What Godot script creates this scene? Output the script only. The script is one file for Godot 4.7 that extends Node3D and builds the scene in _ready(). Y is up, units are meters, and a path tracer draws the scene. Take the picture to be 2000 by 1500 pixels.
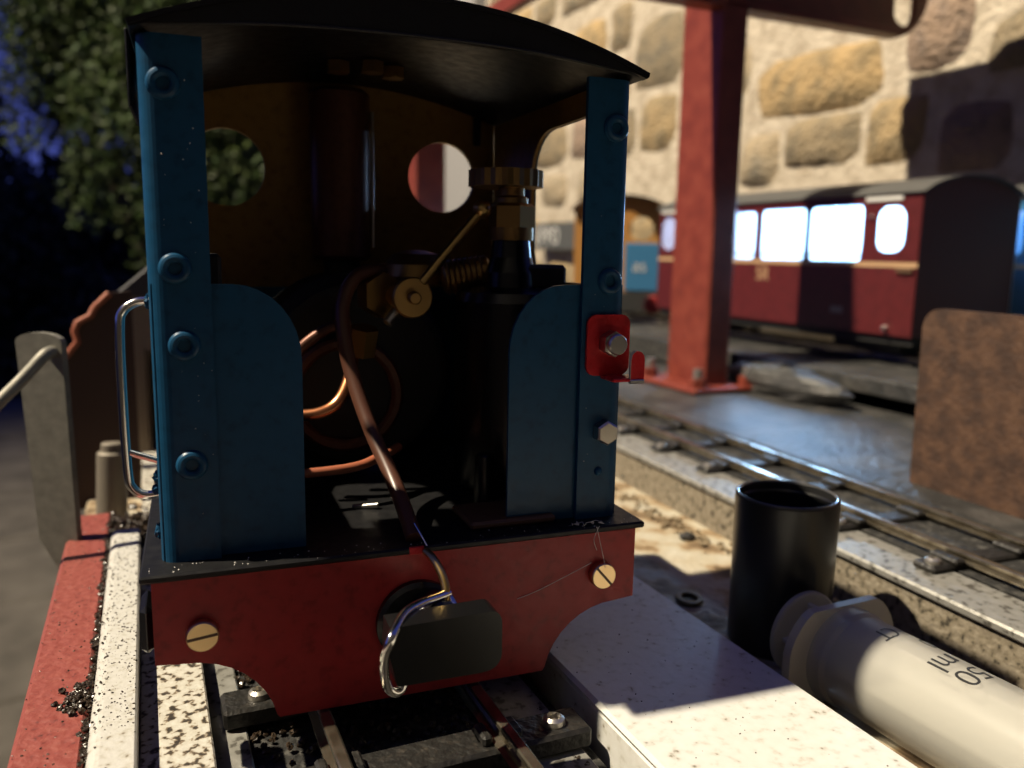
extends Node3D
# A garden railway at dusk: the back of a small live-steam locomotive, seen from a hand's breadth away.
# Lengths in the builders are millimetres (MM turns them into metres); world axes are those of the locomotive:
# x across it, y up from its footplate, z towards the camera. The layout itself is turned by TH.

const MM := 0.001
const TH := 0.04887
var rng := RandomNumberGenerator.new()
var offs := {}          # thing -> base point (mm) in its own frame
var M := {}
var taken := {}

# ------------------------------------------------------------------ helpers: nodes
func numbered(called: String) -> String:
	if not taken.has(called):
		taken[called] = 0
		return called
	taken[called] += 1
	return "%s_%03d" % [called, taken[called]]

func thing(called: String, label: String, category: String, base := Vector3.ZERO, turn := 0.0, group := "", kind := "") -> Node3D:
	var o := Node3D.new()
	o.name = numbered(called)
	add_child(o)
	o.rotation.y = turn
	o.position = Basis(Vector3.UP, turn) * (base * MM)
	offs[o] = base
	meta(o, label, category, group, kind)
	return o

func meta(o: Node, label: String, category: String, group := "", kind := "") -> void:
	if label: o.set_meta("label", label)
	if category: o.set_meta("category", category)
	if group: o.set_meta("group", group)
	if kind: o.set_meta("kind", kind)

func part(parent: Node3D, called: String, mesh: Mesh, mat: Material, at := Vector3.ZERO, basis := Basis.IDENTITY, label := "") -> MeshInstance3D:
	var o := MeshInstance3D.new()
	o.name = called
	o.mesh = mesh
	o.material_override = mat
	parent.add_child(o, true)
	var off: Vector3 = offs.get(parent, Vector3.ZERO)
	o.transform = Transform3D(basis, (at - off) * MM)
	if label: o.set_meta("label", label)
	return o

# ------------------------------------------------------------------ helpers: shapes (input in mm, counter-clockwise seen from outside)
func P(x: float, y: float, z: float) -> Vector3:
	return Vector3(x, y, z)

func begin() -> SurfaceTool:
	var st := SurfaceTool.new()
	st.begin(Mesh.PRIMITIVE_TRIANGLES)
	st.set_smooth_group(-1)
	return st

func tri(st: SurfaceTool, a: Vector3, b: Vector3, c: Vector3) -> void:
	st.add_vertex(a * MM); st.add_vertex(c * MM); st.add_vertex(b * MM)

func quad(st: SurfaceTool, a: Vector3, b: Vector3, c: Vector3, d: Vector3) -> void:
	tri(st, a, b, c); tri(st, a, c, d)

func done(st: SurfaceTool) -> ArrayMesh:
	st.generate_normals()
	return st.commit()

func box_into(st: SurfaceTool, lo: Vector3, hi: Vector3, b := 0.0) -> void:
	# box with chamfered edges
	b = minf(b, minf(hi.x - lo.x, minf(hi.y - lo.y, hi.z - lo.z)) * 0.45)
	var s := [lo, hi]
	var f := func(ix: int, iy: int, iz: int, keep: int) -> Vector3:
		var p := Vector3(s[ix].x, s[iy].y, s[iz].z)
		var d := Vector3(1 - 2 * ix, 1 - 2 * iy, 1 - 2 * iz) * b
		d[keep] = 0.0
		return p + d
	for a in 3:
		var u := (a + 1) % 3
		var v := (a + 2) % 3
		for side in 2:
			var c: Array[Vector3] = []
			for k in [[0, 0], [1, 0], [1, 1], [0, 1]]:
				var id := [0, 0, 0]
				id[a] = side; id[u] = k[0]; id[v] = k[1]
				c.append(f.call(id[0], id[1], id[2], a))
			if side == 1: quad(st, c[0], c[1], c[2], c[3])
			else: quad(st, c[3], c[2], c[1], c[0])
	if b <= 0.0: return
	for a in 3:
		var u := (a + 1) % 3
		var v := (a + 2) % 3
		for i in 2:
			for j in 2:
				var id0 := [0, 0, 0]
				id0[u] = i; id0[v] = j
				var id1 := id0.duplicate()
				id1[a] = 1
				var p0: Vector3 = f.call(id0[0], id0[1], id0[2], u)
				var p1: Vector3 = f.call(id1[0], id1[1], id1[2], u)
				var q0: Vector3 = f.call(id0[0], id0[1], id0[2], v)
				var q1: Vector3 = f.call(id1[0], id1[1], id1[2], v)
				if (i == 1) == (j == 1): quad(st, p0, q0, q1, p1)
				else: quad(st, p1, q1, q0, p0)
	for i in 2:
		for j in 2:
			for k in 2:
				var x: Vector3 = f.call(i, j, k, 0)
				var y: Vector3 = f.call(i, j, k, 1)
				var z: Vector3 = f.call(i, j, k, 2)
				if (i + j + k) % 2 == 1: tri(st, x, y, z)
				else: tri(st, z, y, x)

func box(lo: Vector3, hi: Vector3, b := 0.0) -> ArrayMesh:
	var st := begin()
	box_into(st, lo, hi, b)
	return done(st)

func extrude_into(st: SurfaceTool, poly: PackedVector2Array, z0: float, z1: float) -> void:
	# polygon in x,y swept from z0 (back) to z1 (front)
	if Geometry2D.is_polygon_clockwise(poly):
		poly = poly.duplicate()
		poly.reverse()
	var t := Geometry2D.triangulate_polygon(poly)
	for i in range(0, t.size(), 3):
		var a := poly[t[i]]; var b := poly[t[i + 1]]; var c := poly[t[i + 2]]
		if (b - a).cross(c - a) < 0.0:
			var s := b; b = c; c = s
		tri(st, P(a.x, a.y, z1), P(b.x, b.y, z1), P(c.x, c.y, z1))
		tri(st, P(c.x, c.y, z0), P(b.x, b.y, z0), P(a.x, a.y, z0))
	for i in poly.size():
		var a := poly[i]; var b := poly[(i + 1) % poly.size()]
		quad(st, P(a.x, a.y, z0), P(b.x, b.y, z0), P(b.x, b.y, z1), P(a.x, a.y, z1))

func extrude(poly: PackedVector2Array, z0: float, z1: float) -> ArrayMesh:
	var st := begin()
	extrude_into(st, poly, z0, z1)
	return done(st)

func lathe_into(st: SurfaceTool, prof: Array, xf := Transform3D.IDENTITY, seg := 32, smooth := true) -> void:
	# profile [r, y] from bottom to top on the outside; smooth across segments, flat between profile steps
	for k in prof.size() - 1:
		var r0: float = prof[k][0]; var y0: float = prof[k][1]
		var r1: float = prof[k + 1][0]; var y1: float = prof[k + 1][1]
		var n2 := Vector2(y1 - y0, -(r1 - r0))
		if n2.length() < 1e-6: continue
		n2 = n2.normalized()
		for i in seg:
			var a0 := TAU * i / seg; var a1 := TAU * (i + 1) / seg; var am := (a0 + a1) / 2
			var p := [[r0, y0, a0], [r0, y0, a1], [r1, y1, a1], [r1, y1, a0]]
			var v: Array[Vector3] = []
			var n: Array[Vector3] = []
			for q in p:
				v.append(xf * P(q[0] * sin(q[2]), q[1], q[0] * cos(q[2])))
				var an: float = q[2] if smooth else am
				n.append((xf.basis * P(n2.x * sin(an), n2.y, n2.x * cos(an))).normalized())
			for id in [[0, 1, 2], [0, 2, 3]]:
				if (v[id[1]] - v[id[0]]).cross(v[id[2]] - v[id[0]]).length_squared() < 1e-12: continue
				for m in [id[0], id[2], id[1]]:
					st.set_normal(n[m]); st.add_vertex(v[m] * MM)

func lathe(prof: Array, xf := Transform3D.IDENTITY, seg := 32, smooth := true) -> ArrayMesh:
	var st := SurfaceTool.new()
	st.begin(Mesh.PRIMITIVE_TRIANGLES)
	lathe_into(st, prof, xf, seg, smooth)
	return st.commit()

func facing(at: Vector3, dir: Vector3) -> Transform3D:
	# a frame at `at` whose y axis runs along dir
	var y := dir.normalized()
	var x := y.cross(Vector3.FORWARD if absf(y.z) < 0.9 else Vector3.UP).normalized()
	return Transform3D(Basis(x, y, x.cross(y)), at)

func rod(a: Vector3, b: Vector3, r: float, seg := 16, r2 := -1.0) -> ArrayMesh:
	if r2 < 0: r2 = r
	var l := (b - a).length()
	var c := minf(r * 0.15, l * 0.1)
	return lathe([[0, 0], [r - c, 0], [r, c], [r2, l - c], [r2 - c, l], [0, l]], facing(a, b - a), seg)

func ball(at: Vector3, r: float, seg := 20) -> ArrayMesh:
	var prof := []
	for i in 13:
		var a := -PI / 2 + PI * i / 12
		prof.append([maxf(r * cos(a), 0.0), r * sin(a)])
	return lathe(prof, Transform3D(Basis.IDENTITY, at), seg)

func spline(pts: Array, per := 8) -> PackedVector3Array:
	var out := PackedVector3Array()
	for i in pts.size() - 1:
		var p0: Vector3 = pts[maxi(i - 1, 0)]; var p1: Vector3 = pts[i]
		var p2: Vector3 = pts[i + 1]; var p3: Vector3 = pts[mini(i + 2, pts.size() - 1)]
		for k in per:
			out.append(p1.cubic_interpolate(p2, p0, p3, float(k) / per))
	out.append(pts[-1])
	return out

func tube(line: PackedVector3Array, r: float, seg := 12, r_end := -1.0) -> ArrayMesh:
	if r_end < 0: r_end = r
	var st := SurfaceTool.new()
	st.begin(Mesh.PRIMITIVE_TRIANGLES)
	var side := Vector3.ZERO
	var rings := []
	for i in line.size():
		var d := (line[mini(i + 1, line.size() - 1)] - line[maxi(i - 1, 0)]).normalized()
		if i == 0: side = d.cross(Vector3.UP if absf(d.y) < 0.9 else Vector3.RIGHT).normalized()
		side = (side - d * side.dot(d)).normalized()
		var up := side.cross(d)
		var ring := []
		for k in seg + 1:
			var a := TAU * k / seg
			ring.append(side * cos(a) + up * sin(a))
		rings.append(ring)
	for i in line.size() - 1:
		var ra := lerpf(r, r_end, float(i) / (line.size() - 1)); var rb := lerpf(r, r_end, float(i + 1) / (line.size() - 1))
		for k in seg:
			var q := [[line[i], rings[i][k], ra], [line[i], rings[i][k + 1], ra], [line[i + 1], rings[i + 1][k + 1], rb], [line[i + 1], rings[i + 1][k], rb]]
			for m in [0, 1, 2, 0, 2, 3]:
				st.set_normal(q[m][1]); st.add_vertex((q[m][0] + q[m][1] * q[m][2]) * MM)
	for e in 2:
		var i := 0 if e == 0 else line.size() - 1
		var nd := (line[0] - line[1]).normalized() if e == 0 else (line[-1] - line[-2]).normalized()
		var re := r if e == 0 else r_end
		for k in seg:
			for p in [Vector3.ZERO, rings[i][k], rings[i][k + 1]]:
				st.set_normal(nd); st.add_vertex((line[i] + p * re) * MM)
	return st.commit()

func rrect(x0: float, y0: float, x1: float, y1: float, r: float, n := 6) -> PackedVector2Array:
	var out := PackedVector2Array()
	for c in [[x1 - r, y0 + r, -PI / 2], [x1 - r, y1 - r, 0.0], [x0 + r, y1 - r, PI / 2], [x0 + r, y0 + r, PI]]:
		for k in n + 1:
			var a: float = c[2] + PI / 2 * k / n
			out.append(Vector2(c[0] + r * cos(a), c[1] + r * sin(a)))
	return out

func cell_into(st: SurfaceTool, x0: float, y0: float, x1: float, y1: float, hole: PackedVector2Array, z0: float, z1: float) -> void:
	# a rectangle of plate (front z1, back z0) with a star-shaped hole, given counter-clockwise
	var c := Vector2.ZERO
	for p in hole: c += p / hole.size()
	var outer: Array[Vector2] = []
	var inner: Array[Vector2] = []
	var dirs := []
	for i in hole.size():
		dirs.append([(hole[i] - c).angle(), hole[i]])
	for corner in [Vector2(x0, y0), Vector2(x1, y0), Vector2(x1, y1), Vector2(x0, y1)]:
		var d: Vector2 = corner - c
		for i in hole.size():
			var hit = Geometry2D.segment_intersects_segment(c, c + d * 3.0, hole[i], hole[(i + 1) % hole.size()])
			if hit != null:
				dirs.append([d.angle(), hit])
				break
	dirs.sort_custom(func(a, b): return a[0] < b[0])
	for e in dirs:
		var d := Vector2.from_angle(e[0])
		var t := 1e9
		if d.x > 1e-6: t = minf(t, (x1 - c.x) / d.x)
		if d.x < -1e-6: t = minf(t, (x0 - c.x) / d.x)
		if d.y > 1e-6: t = minf(t, (y1 - c.y) / d.y)
		if d.y < -1e-6: t = minf(t, (y0 - c.y) / d.y)
		outer.append(c + d * t)
		inner.append(e[1])
	var n := outer.size()
	for i in n:
		var j := (i + 1) % n
		var a := inner[i]; var b := inner[j]; var oa := outer[i]; var ob := outer[j]
		quad(st, P(a.x, a.y, z1), P(oa.x, oa.y, z1), P(ob.x, ob.y, z1), P(b.x, b.y, z1))
		quad(st, P(b.x, b.y, z0), P(ob.x, ob.y, z0), P(oa.x, oa.y, z0), P(a.x, a.y, z0))
		quad(st, P(b.x, b.y, z0), P(a.x, a.y, z0), P(a.x, a.y, z1), P(b.x, b.y, z1))

func ring_into(st: SurfaceTool, outer: PackedVector2Array, hole: PackedVector2Array, z0: float, z1: float) -> void:
	# plate between two outlines, both star-shaped about the hole's middle
	var c := Vector2.ZERO
	for p in hole: c += p / hole.size()
	var angles := []
	for p in outer: angles.append((p - c).angle())
	for p in hole: angles.append((p - c).angle())
	angles.sort()
	var reach := func(poly: PackedVector2Array, a: float) -> Vector2:
		var best := c
		for i in poly.size():
			var hit = Geometry2D.segment_intersects_segment(c, c + Vector2.from_angle(a) * 1000.0, poly[i], poly[(i + 1) % poly.size()])
			if hit != null and (hit - c).length() > (best - c).length(): best = hit
		return best
	for i in angles.size():
		var a0: float = angles[i]; var a1: float = angles[(i + 1) % angles.size()]
		if absf(a1 - a0) < 1e-5: continue
		var a: Vector2 = reach.call(hole, a0); var b: Vector2 = reach.call(hole, a1)
		var oa: Vector2 = reach.call(outer, a0); var ob: Vector2 = reach.call(outer, a1)
		quad(st, P(a.x, a.y, z1), P(oa.x, oa.y, z1), P(ob.x, ob.y, z1), P(b.x, b.y, z1))
		quad(st, P(b.x, b.y, z0), P(ob.x, ob.y, z0), P(oa.x, oa.y, z0), P(a.x, a.y, z0))
		quad(st, P(b.x, b.y, z0), P(a.x, a.y, z0), P(a.x, a.y, z1), P(b.x, b.y, z1))
		quad(st, P(oa.x, oa.y, z0), P(ob.x, ob.y, z0), P(ob.x, ob.y, z1), P(oa.x, oa.y, z1))

func circle2(cx: float, cy: float, r: float, n := 32) -> PackedVector2Array:
	var out := PackedVector2Array()
	for i in n: out.append(Vector2(cx + r * cos(TAU * i / n), cy + r * sin(TAU * i / n)))
	return out

func lump(r: Vector3, seed_: int, rough := 0.35, seg := 7, rings := 5) -> ArrayMesh:
	# an irregular crumb
	var g := RandomNumberGenerator.new()
	g.seed = seed_
	var pts := []
	for i in rings + 1:
		var row := []
		var a := -PI / 2 + PI * i / rings
		for k in seg:
			var b := TAU * (k + 0.5 * (i % 2)) / seg
			var q := 1.0 + g.randf_range(-rough, rough)
			row.append(P(cos(a) * cos(b) * r.x, sin(a) * r.y, -cos(a) * sin(b) * r.z) * q)
		pts.append(row)
	var st := begin()
	for i in rings:
		for k in seg:
			var l := (k + 1) % seg
			quad(st, pts[i][k], pts[i][l], pts[i + 1][l], pts[i + 1][k])
	return done(st)

func letters(text: String, height: float, depth: float) -> TextMesh:
	var t := TextMesh.new()
	var f := SystemFont.new()
	f.font_names = PackedStringArray(["Droid Sans"])
	t.font = f
	t.text = text
	t.font_size = 64
	t.pixel_size = height * MM / 46.0
	t.depth = depth * MM
	t.curve_step = 2.0
	return t

# ------------------------------------------------------------------ helpers: materials (colours are linear, as reflectances are)
func lin(r: float, g: float, b: float) -> Color:
	return Color(r, g, b).linear_to_srgb()

func ntex(seed_: int, freq: float, stops: Array, octaves := 4, kind := FastNoiseLite.TYPE_SIMPLEX_SMOOTH, size := 512) -> NoiseTexture2D:
	var n := FastNoiseLite.new()
	n.seed = seed_
	n.frequency = freq
	n.noise_type = kind
	n.fractal_octaves = octaves
	if octaves <= 1: n.fractal_type = FastNoiseLite.FRACTAL_NONE
	var t := NoiseTexture2D.new()
	t.width = size; t.height = size
	t.seamless = true
	t.noise = n
	var g := Gradient.new()
	var offsets := PackedFloat32Array(); var cols := PackedColorArray()
	for s in stops:
		offsets.append(s[0]); cols.append(s[1])
	g.offsets = offsets; g.colors = cols
	t.color_ramp = g
	return t

func mat(called: String, c: Color, rough := 0.6, metal := 0.0) -> StandardMaterial3D:
	var m := StandardMaterial3D.new()
	m.resource_name = called
	m.albedo_color = c
	m.roughness = rough
	m.metallic = metal
	M[called] = m
	return m

func textured(m: StandardMaterial3D, t: Texture2D, repeats_per_m: float, world := true) -> StandardMaterial3D:
	m.albedo_texture = t
	m.uv1_triplanar = true
	m.uv1_world_triplanar = world
	m.uv1_scale = Vector3.ONE * repeats_per_m
	return m

func relief(m: StandardMaterial3D, t: Texture2D, cm: float) -> void:
	m.heightmap_enabled = true
	m.heightmap_texture = t
	m.heightmap_scale = cm

func make_materials() -> void:
	var W := Color.WHITE
	var grit := ntex(11, 0.06, [[0.0, Color.BLACK], [1.0, W]], 4)
	var wear := ntex(12, 0.03, [[0.0, Color(0.80, 0.80, 0.80)], [0.4, Color(0.95, 0.95, 0.95)], [1.0, W]], 5)
	var rough_t := ntex(13, 0.03, [[0.0, Color(0.6, 0.6, 0.6)], [1.0, W]], 5)
	# painted metal of the locomotive
	for e in [["blue_paint", lin(0.009, 0.060, 0.130), 0.45], ["red_paint", lin(0.30, 0.022, 0.024), 0.45], ["black_paint", lin(0.009, 0.009, 0.010), 0.55], ["mustard_paint", lin(0.30, 0.165, 0.045), 0.55], ["bracket_red", lin(0.5, 0.02, 0.025), 0.35]]:
		var m := mat(e[0], e[1], e[2])
		m.metallic_specular = 0.34
		textured(m, wear, 14.0, false)
		m.roughness_texture = rough_t
		relief(m, grit, 0.002)
	mat("matt_black", lin(0.010, 0.010, 0.011), 0.7)
	mat("gloss_black", lin(0.005, 0.005, 0.0055), 0.26)
	mat("brass", lin(0.62, 0.42, 0.16), 0.28, 1.0)
	mat("old_brass", lin(0.36, 0.22, 0.08), 0.42, 1.0)
	mat("steel", lin(0.55, 0.53, 0.50), 0.3, 1.0)
	mat("bright_steel", lin(0.78, 0.76, 0.72), 0.16, 1.0)
	mat("copper", lin(0.62, 0.25, 0.12), 0.32, 1.0)
	var dc := mat("dull_copper", lin(0.11, 0.042, 0.026), 0.45, 0.5)
	textured(dc, wear, 25.0, false)
	mat("hose_brown", lin(0.075, 0.030, 0.019), 0.38)
	mat("orange_pipe", lin(0.30, 0.09, 0.045), 0.5)
	mat("screw_brass", lin(0.72, 0.52, 0.28), 0.34, 1.0)
	mat("thread", lin(0.6, 0.58, 0.55), 0.8)
	# layout
	var speck := ntex(21, 0.035, [[0.0, lin(0.062, 0.0496, 0.0341)], [0.12, lin(0.155, 0.1302, 0.093)], [0.20, lin(0.3472, 0.3286, 0.2852)], [0.40, lin(0.4216, 0.4123, 0.3844)], [1.0, lin(0.4526, 0.4464, 0.4278)]], 5)
	var tr := mat("white_plastic", W, 0.42)
	textured(tr, ntex(22, 0.05, [[0.0, lin(0.0992, 0.0806, 0.062)], [0.10, lin(0.186, 0.1612, 0.124)], [0.15, lin(0.42, 0.41, 0.37)], [0.34, lin(0.52, 0.515, 0.49)], [1.0, lin(0.56, 0.56, 0.545)]], 5), 9.0)
	relief(tr, grit, 0.004)
	var dt := mat("dirty_plastic", W, 0.55)
	textured(dt, speck, 18.0)
	relief(dt, grit, 0.01)
	var dl := mat("dirty_ledge", W, 0.6)
	textured(dl, ntex(23, 0.045, [[0.0, lin(0.012, 0.010, 0.008)], [0.27, lin(0.03, 0.022, 0.015)], [0.35, lin(0.16, 0.12, 0.08)], [0.44, lin(0.40, 0.38, 0.33)], [1.0, lin(0.48, 0.47, 0.44)]], 6), 14.0)
	relief(dl, grit, 0.02)
	var rb := mat("red_felt", W, 0.55)
	textured(rb, ntex(24, 0.045, [[0.0, lin(0.06, 0.018, 0.015)], [0.14, lin(0.108, 0.024, 0.0192)], [0.24, lin(0.186, 0.036, 0.027)], [0.6, lin(0.21, 0.0468, 0.0348)], [1.0, lin(0.24, 0.066, 0.048)]], 5), 14.0)
	relief(rb, ntex(25, 0.035, [[0.0, Color.BLACK], [1.0, W]], 6), 0.03)
	var sand := mat("sand_board", W, 0.75)
	textured(sand, ntex(26, 0.012, [[0.0, lin(0.062, 0.0403, 0.0217)], [0.3, lin(0.1488, 0.0992, 0.0527)], [0.45, lin(0.2604, 0.186, 0.1054)], [0.58, lin(0.3472, 0.3038, 0.2232)], [1.0, lin(0.4092, 0.3844, 0.3224)]], 5), 6.0)
	relief(sand, grit, 0.05)
	var bf := mat("black_felt", W, 0.85)
	textured(bf, ntex(27, 0.03, [[0.0, lin(0.0048, 0.0048, 0.0048)], [0.6, lin(0.0128, 0.012, 0.0112)], [0.75, lin(0.04, 0.0376, 0.0336)], [1.0, lin(0.08, 0.076, 0.068)]], 5), 10.0)
	relief(bf, grit, 0.08)
	var gf := mat("grey_felt", W, 0.5)
	textured(gf, ntex(28, 0.014, [[0.0, lin(0.0135, 0.0135, 0.0135)], [0.4, lin(0.0255, 0.0255, 0.02475)], [0.6, lin(0.04125, 0.039, 0.0375)], [1.0, lin(0.06375, 0.06, 0.05475)]], 5), 4.0)
	relief(gf, grit, 0.08)
	var al := mat("aluminium", W, 0.5, 0.55)
	textured(al, ntex(29, 0.04, [[0.0, lin(0.0744, 0.0682, 0.0558)], [0.28, lin(0.124, 0.1178, 0.1054)], [0.36, lin(0.279, 0.2728, 0.248)], [1.0, lin(0.3596, 0.3534, 0.3348)]], 5), 10.0)
	relief(al, grit, 0.01)
	var fb := mat("face_board", W, 0.75)
	textured(fb, ntex(30, 0.05, [[0.0, lin(0.018, 0.0132, 0.009)], [0.2, lin(0.036, 0.03, 0.021)], [0.3, lin(0.144, 0.12, 0.084)], [0.6, lin(0.192, 0.162, 0.12)], [1.0, lin(0.228, 0.198, 0.15)]], 5), 9.0)
	relief(fb, grit, 0.04)
	var sl := mat("sleeper_plastic", W, 0.5)
	textured(sl, ntex(31, 0.05, [[0.0, lin(0.007, 0.0065, 0.006)], [0.6, lin(0.011, 0.010, 0.009)], [0.85, lin(0.026, 0.022, 0.018)], [1.0, lin(0.07, 0.062, 0.052)]], 4), 12.0)
	relief(sl, grit, 0.03)
	var rl := mat("rail_steel", W, 0.27, 0.9)
	textured(rl, ntex(32, 0.02, [[0.0, lin(0.128, 0.104, 0.072)], [0.4, lin(0.288, 0.248, 0.184)], [1.0, lin(0.416, 0.384, 0.32)]], 5), 12.0)
	rl.roughness_texture = rough_t
	mat("screw_steel", lin(0.5, 0.47, 0.42), 0.35, 0.9)
	var dirt := mat("wet_dirt", W, 0.3)
	textured(dirt, ntex(33, 0.05, [[0.0, lin(0.010, 0.007, 0.005)], [0.5, lin(0.03, 0.02, 0.013)], [1.0, lin(0.09, 0.06, 0.035)]], 4), 30.0)
	mat("pale_dirt", lin(0.204, 0.156, 0.096), 0.85)
	# loose things
	mat("cap_edge", lin(0.05, 0.05, 0.052), 0.2)
	mat("cap_black", lin(0.013, 0.013, 0.014), 0.3)
	var sy := mat("syringe_barrel", Color(lin(0.50, 0.49, 0.45), 0.45), 0.3)
	sy.transparency = BaseMaterial3D.TRANSPARENCY_ALPHA
	sy.backlight_enabled = true
	sy.backlight = Color(0.5, 0.49, 0.45)
	var sf := mat("syringe_flange", Color(lin(0.4752, 0.4554, 0.4092), 0.82), 0.35)
	sf.transparency = BaseMaterial3D.TRANSPARENCY_ALPHA
	sf.backlight_enabled = true
	sf.backlight = Color(0.5, 0.48, 0.44)
	mat("syringe_plunger", lin(0.462, 0.4488, 0.396), 0.4)
	mat("print_black", lin(0.012, 0.012, 0.012), 0.6)
	# behind
	var ox := mat("oxide_red", W, 0.42)
	textured(ox, ntex(41, 0.02, [[0.0, lin(0.11, 0.01925, 0.0121)], [0.5, lin(0.1485, 0.0275, 0.0165)], [1.0, lin(0.1815, 0.04125, 0.02475)]], 5), 5.0)
	var ru := mat("rusty_plate", W, 0.75)
	textured(ru, ntex(42, 0.02, [[0.0, lin(0.0189, 0.00756, 0.0042)], [0.45, lin(0.042, 0.0189, 0.01008)], [0.7, lin(0.063, 0.0294, 0.01512)], [0.93, lin(0.0756, 0.0378, 0.021)], [1.0, lin(0.1428, 0.1008, 0.0714)]], 5), 8.0)
	relief(ru, grit, 0.03)
	var cr := mat("crimson", W, 0.4)
	textured(cr, wear, 6.0, false)
	cr.albedo_color = lin(0.075, 0.0096, 0.0108)
	mat("coach_roof", lin(0.054, 0.0528, 0.051), 0.7)
	mat("coach_end", lin(0.085, 0.022, 0.016), 0.7)
	mat("cream_line", lin(0.372, 0.24, 0.132), 0.5)
	mat("coach_inside", lin(0.82, 0.84, 0.86), 0.7)
	mat("coach_under", lin(0.012, 0.012, 0.012), 0.7)
	var gl := mat("window_glass", Color(0.9, 0.95, 1.0, 0.08), 0.03)
	gl.transparency = BaseMaterial3D.TRANSPARENCY_ALPHA
	var led := mat("lamp_strip", W, 0.4)
	led.emission_enabled = true
	led.emission = Color(0.70, 0.86, 1.0)
	led.emission_energy_multiplier = 14.0
	mat("ochre_paint", lin(0.3, 0.138, 0.03), 0.5)
	mat("loco_blue", lin(0.0279, 0.124, 0.248), 0.45)
	mat("loco_red", lin(0.279, 0.0186, 0.0186), 0.45)
	mat("umber", lin(0.08, 0.04, 0.02), 0.6)
	mat("white_letters", lin(0.465, 0.4588, 0.4464), 0.6)
	mat("sign_grey", lin(0.0525, 0.0546, 0.056), 0.6)
	mat("mortar", W, 0.95)
	textured(M.mortar, ntex(43, 0.02, [[0.0, lin(0.234, 0.191, 0.140)], [0.5, lin(0.343, 0.296, 0.234)], [1.0, lin(0.421, 0.367, 0.296)]], 5), 3.0)
	relief(M.mortar, grit, 0.25)
	var cols := [[0.273, 0.192, 0.096], [0.242, 0.177, 0.096], [0.192, 0.149, 0.093], [0.167, 0.133, 0.087], [0.248, 0.198, 0.133], [0.205, 0.146, 0.108]]
	for i in cols.size():
		var c: Array = cols[i]
		var m := mat("stone_%d" % i, W, 0.95)
		textured(m, ntex(50 + i, 0.012, [[0.0, lin(c[0] * 0.42, c[1] * 0.46, c[2] * 0.54)], [0.30, lin(c[0] * 0.74, c[1] * 0.78, c[2] * 0.84)], [0.5, lin(c[0], c[1], c[2])], [1.0, lin(c[0] * 1.25, c[1] * 1.22, c[2] * 1.15)]], 5), 4.0)
		relief(m, grit, 0.45)
	mat("render_grey", lin(0.204, 0.198, 0.198), 0.9)
	# left and beyond
	var gv := mat("galvanised", W, 0.55, 0.35)
	textured(gv, ntex(61, 0.03, [[0.0, lin(0.152, 0.1425, 0.1187)], [0.5, lin(0.209, 0.1995, 0.1662)], [1.0, lin(0.266, 0.2517, 0.209)]], 5), 12.0)
	mat("rust_sheet", lin(0.06, 0.034, 0.024), 0.8)
	mat("cream_block", lin(0.252, 0.204, 0.144), 0.85)
	mat("zinc_pipe", lin(0.18, 0.156, 0.12), 0.6, 0.2)
	var slab := mat("paving", W, 0.9)
	textured(slab, ntex(62, 0.01, [[0.0, lin(0.0558, 0.0496, 0.03844)], [0.5, lin(0.093, 0.08184, 0.0651)], [1.0, lin(0.1302, 0.1147, 0.093)]], 5), 1.2)
	var soil := mat("soil", W, 0.95)
	textured(soil, ntex(63, 0.01, [[0.0, lin(0.018, 0.016, 0.011)], [1.0, lin(0.05, 0.045, 0.03)]], 5), 0.7)
	var lf := mat("leaf", W, 0.6)
	lf.vertex_color_use_as_albedo = true
	lf.backlight_enabled = true
	lf.backlight = Color(0.3, 0.3, 0.25)
	mat("bark", lin(0.07, 0.05, 0.035), 0.9)
	mat("dark_timber", lin(0.022, 0.018, 0.015), 0.85)
	mat("timber", lin(0.12, 0.085, 0.055), 0.85)

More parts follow.
